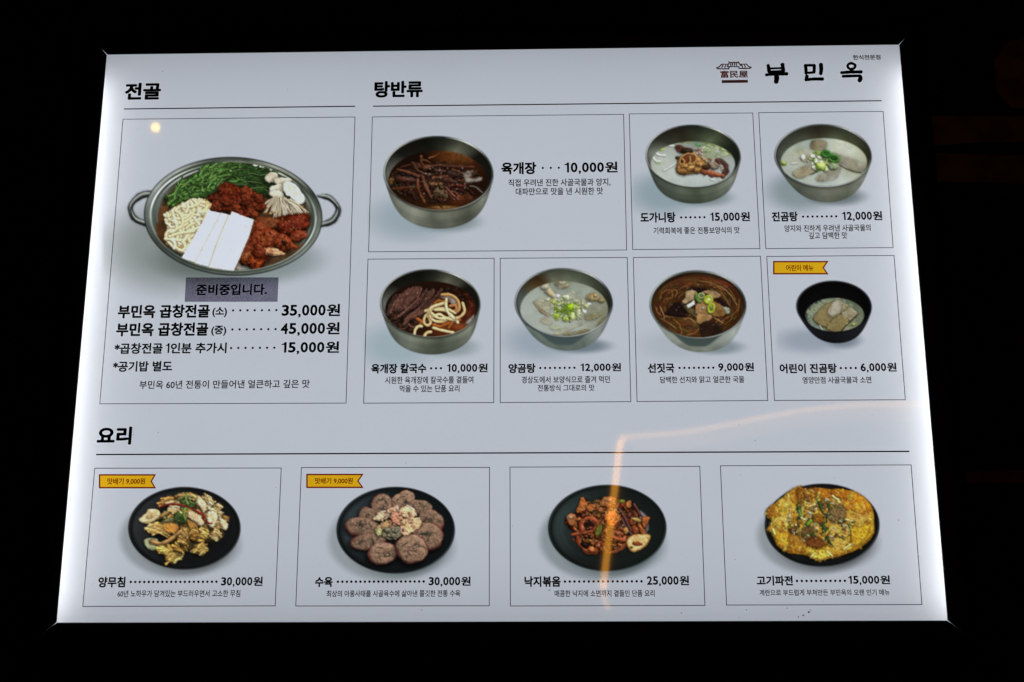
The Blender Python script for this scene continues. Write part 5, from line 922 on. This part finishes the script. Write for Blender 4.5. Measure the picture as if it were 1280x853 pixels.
HEADS = (('전골', (156.3, 201.3, 103.6, 125.3)), ('탕반류', (467.9, 528.5, 101.2, 122.6)), ('요리', (121.5, 164.8, 533.5, 556.3)))
NB, DB, HB, RB = .042, .018, .043, .022        # boldness of names, descriptions, headings, ribbon text
CELLS = [
 dict(c=[(153.8, 149.4), (443.8, 146.6), (432.6, 504.2), (124.9, 505.1)], pic=pic_pot, lab='photo of a two-handled steel pot with bean curd, greens, noodles and red offal',
  n=[('부민옥 곱창전골', (147.4, 262.3, 380.8, 398.4), NB), ('(소)', (265.6, 283.9, 384, 397), .034), ('부민옥 곱창전골', (145.3, 260.5, 403.2, 421), NB), ('(중)', (264.1, 283, 407.3, 420.2), .034), ('*곱창전골 1인분 추가시', (143.2, 283.3, 428.4, 442.9), .034), ('*공기밥 별도', (141.3, 215.4, 451.5, 465.2), .034)],
  p=[('35,000원', (352.2, 425.3, 380.2, 397.6)), ('45,000원', (351, 424.7, 403, 420.4)), ('15,000원', (351.6, 424, 427, 443.4))], dt=[(291.5, 345.5, 388.2, 7), (290.6, 344.5, 412, 7), (289, 343, 435.2, 7)],
  d=[('부민옥 60년 전통이 만들어낸 얼큰하고 깊은 맛', (174.2, 387, 474.8, 486.6))]),
 dict(c=[(465.5, 146.5), (779.5, 143.3), (783.3, 312.8), (460.8, 315.1)], pic=pic_beef_soup, lab='photo of dark beef soup in a steel bowl',
  n=[('육개장', (626.5, 670.4, 202.8, 218.6), NB)], p=[('10,000원', (705.3, 771.9, 202.4, 218))], dt=[(678.5, 698.5, 210.2, 3)], d=[('직접 우려낸 진한 사골국물과 양지,', (635.5, 763, 223.2, 234)), ('대파만으로 맛을 낸 시원한 맛', (644.6, 753.7, 234.4, 244.6))]),
 dict(c=[(786.6, 142.7), (940.9, 141.6), (949.9, 311.1), (790.9, 312.3)], pic=pic_knuckle_soup, lab='photo of milky soup with brown knuckle meat in a steel bowl',
  n=[('도가니탕', (800.3, 844.5, 265.4, 278.9), NB)], p=[('15,000원', (887.4, 937.4, 265.2, 278.4))], dt=[(851.5, 880.5, 272, 6)], d=[('기력회복에 좋은 전통보양식의 맛', (816.7, 924.5, 283.6, 293.2))]),
 dict(c=[(948.4, 141.2), (1103.8, 139.6), (1116.3, 309.9), (957.3, 311.1)], pic=pic_clear_soup, lab='photo of pale soup with beef slices and scallions in a steel bowl',
  n=[('진곰탕', (964.8, 997.2, 264.8, 277.4), NB)], p=[('12,000원', (1052.3, 1102.7, 264.2, 277.2))], dt=[(1003.8, 1045.2, 271, 8)], d=[('양지와 진하게 우려낸 사골국물의', (980.4, 1088.2, 280.8, 290.2)), ('깊고 담백한 맛', (1011, 1059, 290.2, 299.2))]),
 dict(c=[(460, 324.3), (617.7, 323.2), (617.2, 503.5), (454.6, 504.3)], pic=pic_noodle_soup, lab='photo of red beef soup with thick noodles in a steel bowl',
  n=[('육개장 칼국수', (463.9, 533.1, 454.6, 467.4), NB)], p=[('10,000원', (558.4, 609.6, 454.6, 467))], dt=[(539, 551.2, 460.7, 3)], d=[('시원한 육개장에 칼국수를 곁들여', (481.3, 591.6, 470.4, 480.2)), ('먹을 수 있는 단품 요리', (499.6, 574.4, 481.4, 490.8))]),
 dict(c=[(625.3, 323.2), (784, 322.1), (788.5, 502.4), (625.3, 503.5)], pic=pic_tripe_soup, lab='photo of milky tripe soup with scallions in a round steel bowl',
  n=[('양곰탕', (635.5, 669.5, 454.6, 466.8), NB)], p=[('12,000원', (725.2, 776.4, 454.1, 465.8))], dt=[(675.4, 718, 460.2, 8)], d=[('경상도에서 보양식으로 즐겨 먹던', (652, 762.3, 470, 479.6)), ('전통방식 그대로의 맛', (672, 743, 480.8, 489.6))]),
 dict(c=[(791.6, 322.2), (950.6, 320.6), (959.7, 500.9), (796.3, 502.2)], pic=pic_blood_soup, lab='photo of brown sprout soup with dark curds in a round steel bowl',
  n=[('선짓국', (809.7, 843, 454.2, 466.6), NB)], p=[('9,000원', (897.8, 942.5, 453.6, 465.6))], dt=[(849.4, 891.6, 460.1, 8)], d=[('담백한 선지와 맑고 얼큰한 국물', (825, 930.3, 470.2, 479.4))]),
 dict(c=[(958.4, 320.9), (1117.5, 319.7), (1131.6, 500), (968.1, 500.9)], pic=pic_child_soup, lab='photo of a small black bowl of noodles with sliced meat',
  n=[('어린이 진곰탕', (974.4, 1046, 454.5, 467.2), NB)], p=[('6,000원', (1075.6, 1120.6, 453.6, 466.2))], dt=[(1051, 1069.6, 460.4, 4)], d=[('영양만점 사골국물과 소면', (1003, 1089, 470.8, 479.9))],
  r=([(966, 326.6), (1035.6, 326.4), (1030, 335), (1035.8, 343.3), (966.6, 343.5)], '어린이 메뉴', (982.5, 1016.6, 331.2, 339.2))),
 dict(c=[(118.5, 585.6), (351.6, 585.3), (344, 757.6), (103.6, 758.4)], pic=pic_tripe_salad, lab='photo of seasoned tripe with a red chilli on a black plate',
  n=[('양무침', (123, 156.8, 721.1, 734.7), NB)], p=[('30,000원', (276.4, 328.5, 721.1, 734))], dt=[(163.6, 270.6, 727.6, 20)], d=[('60년 노하우가 담겨있는 부드러우면서 고소한 무침', (147, 300.3, 737.6, 746.8))],
  r=([(123.9, 593.2), (195.4, 592.8), (190, 601.6), (195, 610.7), (123.3, 610.9)], '맛배기 9,000원', (134.3, 181.6, 597.8, 606.2))),
 dict(c=[(376.8, 584.8), (611.9, 584.5), (611.6, 757.5), (369.8, 757.8)], pic=pic_boiled_beef, lab='photo of round beef slices set as a flower on a black plate',
  n=[('수육', (393.8, 416, 721.5, 734.2), NB)], p=[('30,000원', (535.8, 588.4, 720.9, 733.8))], dt=[(422.4, 529.6, 727.3, 20)], d=[('최상의 아롱사태를 사골육수에 삶아낸 쫄깃한 전통 수육', (408.2, 575.3, 737.8, 746.6))],
  r=([(383.2, 592.5), (454.9, 592.5), (448.4, 601.3), (454.4, 610.3), (382.4, 610.5)], '맛배기 9,000원', (393.8, 441, 597.4, 605.6))),
 dict(c=[(637.5, 584.2), (874.7, 583.2), (881.1, 757), (638, 757.8)], pic=pic_octopus, lab='photo of red stir-fried octopus on a black plate',
  n=[('낙지볶음', (655.5, 700.9, 720.4, 734), NB)], p=[('25,000원', (808.7, 861.3, 719.9, 733.2))], dt=[(706.2, 801.8, 727.1, 17)], d=[('매콤한 낙지에 소면까지 곁들인 단품 요리', (693.2, 818.2, 737.6, 746.4))]),
 dict(c=[(900.5, 582.6), (1138.8, 581.4), (1152.3, 756), (908.2, 756.6)], pic=pic_pancake, lab='photo of a golden meat and scallion pancake on a black plate',
  n=[('고기파전', (945.7, 991, 719.8, 732.4), NB)], p=[('15,000원', (1060, 1112.4, 719.5, 731.8))], dt=[(996.2, 1056, 726.4, 11)], d=[('계란으로 부드럽게 부쳐만든 부민옥의 오랜 인기 메뉴', (949.2, 1111.8, 736.8, 745))]),
]

keys = {(t, HB) for t, _ in HEADS} | {('한식전문점', .03), ('富民屋', .032), ('SINCE 1956', .0), ('준비중입니다.', .034)} | {(ch, PB) for ch in '023456789,'} | {('원', WB)}
for cell in CELLS: keys |= {(q, w) for t, _, w in cell['n'] for q in (('*곱창전골', '인분 추가시') if t.startswith('*곱창') else (t,))} | {(t, DB) for t, _ in cell['d']} | ({(cell['r'][1], RB)} if 'r' in cell else set())
load_glyphs(sorted(keys))

# section headings and rules
for body, bx in HEADS: text('section_heading', body, bx, HB)
for a, b, w in (((155, 136.6), (444, 133.2), .00125), ((466.4, 133.1), (1102, 126.3), .00125), ((120.2, 568.5), (1136.6, 564.5), .00135)):
    v, fc = stroke_mesh([(px(*a), px(*b), w)], Z_LINE); part('heading_rule', v, fc, M_BLACK)

# brush lettering of the name, the small line above it and the roof emblem
def brush(strokes, ox, oy, sc, z, rnd, fat=1.0):
    v, fc = [], []
    for pts, w0, w1 in strokes:
        p = spline(pts, 6) if len(pts) > 2 else spline(pts, 7); n0 = len(p); L = []
        for i in range(n0):
            tg = p[min(i + 1, n0 - 1)] - p[max(i - 1, 0)]; tg = tg / (np.linalg.norm(tg) + 1e-9); nn = np.array([-tg[1], tg[0]])
            w = fat * (w0 + (w1 - w0) * i / (n0 - 1)) / 2 * (1 + .05 * rnd.normal()); L.append((p[i] + nn * w, p[i] - nn * w, tg, w))
        def cap(i, sgn):
            q = p[i]; tg = L[i][2] * sgn; w = L[i][3]; nn = np.array([-tg[1], tg[0]])
            return [q + nn * w * math.cos(a) + tg * w * .8 * math.sin(a) for a in np.linspace(0, math.pi, 7)]
        def add(poly):
            k = len(v)
            for q in poly: x, y = px(ox + q[0] / sc, oy + q[1] / sc); v.append((x, y, z))
            fc.append(tuple(range(k, k + len(poly))))
        for i in range(n0 - 1): add([L[i][0], L[i + 1][0], L[i + 1][1], L[i][1]])
        add(cap(0, -1)); add(cap(n0 - 1, 1))
    return v, fc
rb = np.random.default_rng(5)
KB, OX, OY = 5.818, 890, 60
name = bpy.data.objects.new('brush_lettering', None)
STROKES = {
 'bu': [([(408, 128), (412, 150), (415, 176)], 18, 19), ([(512, 122), (516, 146), (518, 170)], 20, 20), ([(412, 152), (515, 148)], 11, 11), ([(412, 176), (518, 170)], 13, 13), ([(394, 198), (450, 192), (545, 190)], 15, 18), ([(468, 195), (470, 225), (466, 250)], 26, 24)],
 'min': [([(680, 128), (683, 160), (684, 186)], 18, 17), ([(680, 128), (745, 128)], 14, 14), ([(744, 128), (742, 180)], 17, 16), ([(684, 184), (742, 180)], 13, 13), ([(792, 122), (794, 160), (790, 190)], 22, 18), ([(690, 206), (686, 232)], 20, 18), ([(682, 234), (740, 228), (805, 228)], 16, 17)],
 'ok': [([(1012, 112), (990, 122), (988, 142), (1008, 156), (1034, 148), (1040, 126), (1012, 112)], 13, 14), ([(1012, 158), (1012, 178)], 17, 17), ([(940, 182), (1000, 178), (1086, 176)], 15, 17), ([(952, 208), (1010, 206), (1074, 204)], 15, 15), ([(1074, 206), (1080, 222), (1072, 240)], 20, 22)]}
C.link(name); name.parent = board
name['label'] = 'black brush lettering of the restaurant name'
for k in STROKES:
    v, fc = brush(STROKES[k], OX, OY, KB, Z_TEXT, rb, 1.42); part('syllable', v, fc, M_BLACK, name)
text('small_lettering', '한식전문점', (1066, 1100.5, 68.8, 75.2), .03)
emblem = bpy.data.objects.new('roof_emblem', None); C.link(emblem); emblem.parent = board
emblem['label'] = 'maroon tiled roof emblem over three characters and a dark bar'
KE, EX, EY = 22.45, 890, 70
R_ = [([(470, 170), (500, 188), (725, 188), (745, 170)], 22, 22), ([(490, 185), (430, 300)], 26, 26), ([(735, 185), (810, 280)], 26, 26), ([(440, 308), (760, 308)], 22, 22),
      ([(430, 240), (270, 240)], 20, 20), ([(270, 240), (190, 320), (125, 335)], 26, 22), ([(130, 345), (190, 368), (470, 366)], 26, 24), ([(480, 325), (470, 366)], 26, 24),
      ([(800, 240), (960, 236)], 20, 20), ([(960, 236), (1040, 310), (1100, 325)], 26, 22), ([(1095, 335), (1030, 356), (755, 356)], 26, 24), ([(750, 310), (755, 356)], 24, 24)]
for x in (525, 575, 635, 690): R_.append(([(x, 212), (x, 275)], 26, 26))
for x in (290, 370): R_.append(([(x + 16, 270), (x - 14, 330)], 26, 26))
for x in (845, 920): R_.append(([(x - 10, 265), (x + 16, 325)], 24, 24))
v, fc = brush(R_, EX, EY, KE, Z_TEXT, np.random.default_rng(3), 1.35); part('roof_drawing', v, fc, M_MAROON, emblem)
text('characters', '富民屋', (900.3, 935.0, 88.2, 97.9), .032, ink_material('emblem_ink', (.60, .36, .34)), emblem)
e0 = [px(902.1, 100.5), px(934.8, 100.1), px(934.8, 103.8), px(902.1, 104.2)]
part('emblem_bar', [(p[0], p[1], Z_LINE) for p in e0], [(0, 3, 2, 1)], M_MAROON, emblem)
text('bar_lettering', 'SINCE 1956', (908.5, 928, 100.9, 103.0), .0, ink_material('bar_ink', (.30, .18, .12)), emblem)

# ---------------------------------------------------------------- the dishes
def film(P, parent, label, corner=None):
    a, T = P.finish(); h, w = T.shape[:2]
    u = P.u0 + (np.arange(w) * 2 + 1) / P.k; vv = P.v0 + (np.arange(h) * 2 + 1) / P.k
    X, Y = np.meshgrid(P.ox + u / P.sc, P.oy + vv / P.sc); q = np.ones((h - 1, w - 1), bool)
    if corner:                       # the ribbon tag takes the upper left corner of the picture
        j, i = int(np.argmin(abs(X[0] - corner[2]))), int(np.argmin(abs(Y[:, 0] - corner[3])))
        if i > 0 and j > 0: X[:, j] = corner[2]; Y[i, :] = corner[3]; q[:i, :j] = False
    bx, by = px_arr(X, Y); HOLES.append((X[0, 0], Y[0, 0], X[0, -1], Y[-1, 0]))
    e = np.minimum(np.minimum(np.arange(w)[None, :], w - 1 - np.arange(w)[None, :]), np.minimum(np.arange(h)[:, None], h - 1 - np.arange(h)[:, None]))
    e = np.clip(e / 8, 0, 1)[..., None]; T = T * e + GROUND * (1 - e)            # melts into the ground at its edge
    idx = np.arange(h * w).reshape(h, w)
    quads = np.stack([idx[:-1, :-1], idx[1:, :-1], idx[1:, 1:], idx[:-1, 1:]], -1)[q]
    used = np.unique(quads); remap = np.full(h * w, -1, np.int64); remap[used] = np.arange(len(used)); quads = remap[quads]
    co = np.zeros((len(used), 3), np.float32)
    co[:, 0] = bx.ravel()[used] - BASE[0]; co[:, 1] = -Z_PHOTO - BASE[1]; co[:, 2] = by.ravel()[used] + BZ - BASE[2]
    me = bpy.data.meshes.new('dish_photo'); me.vertices.add(len(used)); me.vertices.foreach_set('co', co.ravel())
    n = len(quads); me.loops.add(n * 4); me.loops.foreach_set('vertex_index', quads.ravel().astype(np.int32))
    me.polygons.add(n); me.polygons.foreach_set('loop_start', np.arange(0, n * 4, 4, dtype=np.int32)); me.update(calc_edges=True)
    col = np.ones((len(used), 4), np.float32); col[:, :3] = T.reshape(-1, 3)[used]
    at = me.color_attributes.new('ink', 'FLOAT_COLOR', 'POINT'); at.data.foreach_set('color', col.ravel())
    me.materials.append(M_PHOTO); o = bpy.data.objects.new('dish_photo', me); C.link(o); o.parent = parent; o['label'] = label
    return o
def ribbon_rect(pts): return (pts[0][0] + pts[4][0]) / 2, (pts[0][1] + pts[1][1]) / 2, (pts[1][0] + pts[3][0]) / 2, (pts[3][1] + pts[4][1]) / 2, pts[2][0]
def ribbon(pts, body, bx, parent):
    x0, y0, x1, y1, xn = ribbon_rect(pts)
    ym = (y0 + y1) / 2
    HOLES.append((x0, y0, x1, y1)); t = 1.8; k = (x1 - xn) / (ym - y0)
    P3 = lambda L: [(*px(*q), Z_PHOTO) for q in L]
    out = [(x0, y0), (x1, y0), (xn, ym), (x1, y1), (x0, y1)]; inn = [(x0 + t, y0 + t), (x1 - t * (k + 1.0), y0 + t), (xn - t * 1.1, ym), (x1 - t * (k + 1.0), y1 - t), (x0 + t, y1 - t)]
    part('ribbon_border', P3(out) + P3(inn), [(i, (i + 1) % 5, 5 + (i + 1) % 5, 5 + i) for i in range(5)], M_RED, parent)
    o = part('ribbon_tag', P3(inn), [(0, 1, 2, 3, 4)], M_YELLOW, parent); o['label'] = 'small yellow ribbon tag with a red border'
    NOTCH.extend(P3([(x1, y0), (x1, y1), (xn, ym)])); text('ribbon_lettering', body, bx, RB, M_REDTEXT, parent)
NOTCH = []
for cell in CELLS:
    v, fc = outline(cell['c']); o = part('menu_cell', v, fc, M_GREY); o['label'] = 'thin ruled box round the ' + cell['lab']
    film(cell['pic'](), o, cell['lab'], ribbon_rect(cell['r'][0]) if 'r' in cell else None)
    for body, bx, bold in cell['n']: text('dish_name', body, bx, bold, None, o)
    for body, bx in cell['p']: price(body, bx, o)
    for x0, x1, y, n in cell['dt']: dots(x0, x1, y, n, o)
    for body, bx in cell['d']: text('description', body, bx, DB, None, o)
    if 'r' in cell: ribbon(*cell['r'], o)

# the pale grey printed over the rest of the sheet
xs = sorted({-60.0, 1340.0} | {h[0] for h in HOLES} | {h[2] for h in HOLES}); ys = sorted({-40.0, 900.0} | {h[1] for h in HOLES} | {h[3] for h in HOLES})
v, fc = [], []
lim = lambda p: (min(max(p[0], -W_ / 2 - .0213), W_ / 2 + .0213), min(max(p[1], -H_ / 2 - .0213), H_ / 2 + .0213), Z_PHOTO)
for y0, y1 in zip(ys[:-1], ys[1:]):
    for x0, x1 in zip(xs[:-1], xs[1:]):
        mx, my = (x0 + x1) / 2, (y0 + y1) / 2
        if any(h[0] < mx < h[2] and h[1] < my < h[3] for h in HOLES): continue
        k = len(v); v += [lim(px(*q)) for q in ((x0, y0), (x0, y1), (x1, y1), (x1, y0))]; fc.append((k, k + 1, k + 2, k + 3))
for i in range(0, len(NOTCH), 3): k = len(v); v += NOTCH[i:i + 3]; fc.append((k, k + 1, k + 2))
part('printed_ground', v, fc, M_GROUND)

# specks and scuffs on the face
rd = np.random.default_rng(9); v, fc = [], []
specks = [(203.5, 89.5, .8), (359.5, 112.5, .7), (1004, 769.5, 1.6), (1011, 765.5, 1.8), (1013, 763, 1.4), (998, 771.5, 1.3), (933, 762.5, .9), (1147.5, 695.5, 1.0), (1123, 650.5, .9), (852, 766.5, 1.1), (507.5, 579, 1.0), (198, 541, .9), (527, 762.5, .9), (686.5, 738, 1.2), (1090, 518.5, .7), (716, 572, .7), (944, 551, .8), (984, 760.5, 1.0)]
specks += [(rd.uniform(110, 1150), rd.uniform(510, 775), rd.uniform(.3, .75)) for _ in range(34)] + [(rd.uniform(140, 1110), rd.uniform(75, 510), rd.uniform(.3, .6)) for _ in range(26)]
for x, y, r in specks:
    cx, cy = px(x, y); k = len(v); a0 = rd.uniform(0, 3.1); el = rd.uniform(.35, 1)
    for q in range(7):
        a = q * 2 * math.pi / 7; rr = r * .00066 * rd.uniform(.7, 1.2); X, Y = rr * math.cos(a), rr * el * math.sin(a)
        v.append((cx + X * math.cos(a0) - Y * math.sin(a0), cy + X * math.sin(a0) + Y * math.cos(a0), .00042))
    fc.append(tuple(range(k, k + 7)))
tag(part('dust_specks', v, fc, M_DUST), kind='stuff')

# ---------------------------------------------------------------- the paper label stuck over the pot photo
sp = [px(232.7, 347.3), px(348.4, 347.2), px(347.0, 377.7), px(231.0, 377.8)]
cx_, cy_ = sum(p[0] for p in sp) / 4, sum(p[1] for p in sp) / 4
SB = to_world((cx_, sp[2][1], .0006))
def sticker_material():
    m, nt, out = new_mat('grey_paper_label'); N = nt.nodes
    tc = N.new('ShaderNodeTexCoord'); no = N.new('ShaderNodeTexNoise'); no.inputs['Scale'].default_value = 60; no.inputs['Detail'].default_value = 6; nt.links.new(tc.outputs['Object'], no.inputs['Vector'])
    rp = N.new('ShaderNodeValToRGB'); rp.color_ramp.elements[0].position = .3; rp.color_ramp.elements[1].position = .75
    rp.color_ramp.elements[0].color = (.525, .505, .575, 1); rp.color_ramp.elements[1].color = (.575, .555, .625, 1); nt.links.new(no.outputs[0], rp.inputs[0])
    tr = N.new('ShaderNodeBsdfTransparent'); nt.links.new(rp.outputs[0], tr.inputs[0]); df = N.new('ShaderNodeBsdfDiffuse'); df.inputs[0].default_value = (.7, .7, .72, 1)
    mx = N.new('ShaderNodeMixShader'); mx.inputs[0].default_value = .06; nt.links.new(tr.outputs[0], mx.inputs[1]); nt.links.new(df.outputs[0], mx.inputs[2]); nt.links.new(mx.outputs[0], out.inputs[0])
    return m
v = [(p[0], p[1], .00055) for p in sp] + [(p[0], p[1], .00070) for p in sp]
stk = mesh_obj('paper_label', [to_world(p) for p in v], [(0, 1, 2, 3), (7, 6, 5, 4), (0, 4, 5, 1), (1, 5, 6, 2), (2, 6, 7, 3), (3, 7, 4, 0)], sticker_material(), None, SB)
stk.location = SB
tag(stk, 'grey paper label with black lettering stuck below the hot pot photo', 'label')
lv, lf = fit(glyphs('준비중입니다.', .034), (245.5, 334, 355.2, 369.8), .00085)
mesh_obj('lettering', [to_world(p) for p in lv], lf, ink_material('label_ink', (.06, .06, .07)), stk, SB)

# ---------------------------------------------------------------- lamps behind the viewer that glint in the glossy sheet
def mirror(x, y, dist):             # point at z = dist seen in the sheet at photograph pixel (x, y)
    bx, by = px(x, y); k = (dist + CAM[2]) / CAM[2]
    return CAM[0] + (bx - CAM[0]) * k, CAM[1] + (by - CAM[1]) * k, dist
def lathe(prof, n=20):
    v, fc = [], []
    for r, z in prof:
        for i in range(n): v.append((r * math.cos(2 * math.pi * i / n), r * math.sin(2 * math.pi * i / n), z))
    for j in range(len(prof) - 1):
        for i in range(n): fc.append((j * n + i, j * n + (i + 1) % n, (j + 1) * n + (i + 1) % n, (j + 1) * n + i))
    return v, fc
bp = to_world(mirror(194.5, 159.5, 2.6))
lamp = bpy.data.objects.new('pendant_lamp', None); lamp.location = bp; C.link(lamp)
tag(lamp, 'small warm pendant bulb reflected as a glowing spot above the pot photo', 'lamp')
v, fc = lathe([(.0001, -.0140)] + [(.0140 * math.sin(a), -.0140 * math.cos(a)) for a in np.linspace(.3, 2.7, 9)]); mesh_obj('bulb', v, fc, emitter('warm_bulb', (1.0, .58, .07), 34.0), lamp, smooth=True)
v, fc = lathe([(.0001, .0112), (.007, .0112), (.008, .016), (.008, .040), (.004, .044), (.0001, .044)]); mesh_obj('socket', v, fc, M_DARKMETAL, lamp)
v, fc = lathe([(.0018, .042), (.0018, .60)], 8); mesh_obj('cord', v, fc, M_DARKMETAL, lamp)

def strip(name, pix, wpx, mat, parent, dist=2.6, depth=.012):
    P_ = spline(pix, 6); c = np.array([mirror(x, y, dist) for x, y in P_]); k = (dist + CAM[2]) / CAM[2]; w = wpx * .000755 * k
    v, fc = [], []
    for i in range(len(c)):
        tg = c[min(i + 1, len(c) - 1)] - c[max(i - 1, 0)]; tg = tg / np.linalg.norm(tg); nn = np.array([-tg[1], tg[0], 0]) * w / 2
        for q in (c[i] - nn, c[i] + nn): v.append(to_world(q))
        for q in (c[i] + nn, c[i] - nn): v.append(to_world((q[0], q[1], q[2] + depth)))
    for i in range(len(c) - 1):
        for j in range(4): a = 4 * i + j; b = 4 * i + (j + 1) % 4; fc.append((a, b, b + 4, a + 4))
    fc += [(0, 1, 2, 3), tuple(4 * (len(c) - 1) + i for i in (3, 2, 1, 0))]
    return v, fc
LB = to_world(mirror(753, 745, 2.6))
ls = bpy.data.objects.new('led_light_strip', None); ls.location = LB; C.link(ls)
tag(ls, 'warm orange light strip bent at a corner, reflected across the octopus photo', 'light strip')
v, fc = strip('s', [(781, 546), (775, 556), (771, 590), (765, 640), (759, 690), (754, 735)], 8.5, None, None); mesh_obj('upright_run', v, fc, emitter('orange_strip', STRIP, STRIP_S), ls, LB)
v, fc = strip('s', [(754, 736), (756, 750), (761, 762)], 6, None, None); mesh_obj('tail', v, fc, emitter('orange_tail', STRIP, STRIP_S * .5), ls, LB)
v, fc = strip('s', [(790, 556), (850, 552), (910, 542), (970, 530), (1030, 521), (1090, 517), (1150, 517)], 17, None, None); mesh_obj('haze_band', v, fc, emitter('haze_glow', (1.0, .50, .12), STRIP_S * .085), ls, LB)  # dim emissive band added to give the haze that fades below the top run
v, fc = strip('s', [(775, 547), (800, 545), (850, 541), (910, 531), (970, 519), (1030, 510), (1090, 506), (1150, 506)], 7.5, None, None); mesh_obj('top_run', v, fc, emitter('pale_strip', (1.0, .44, .06), STRIP_S * .38), ls, LB)
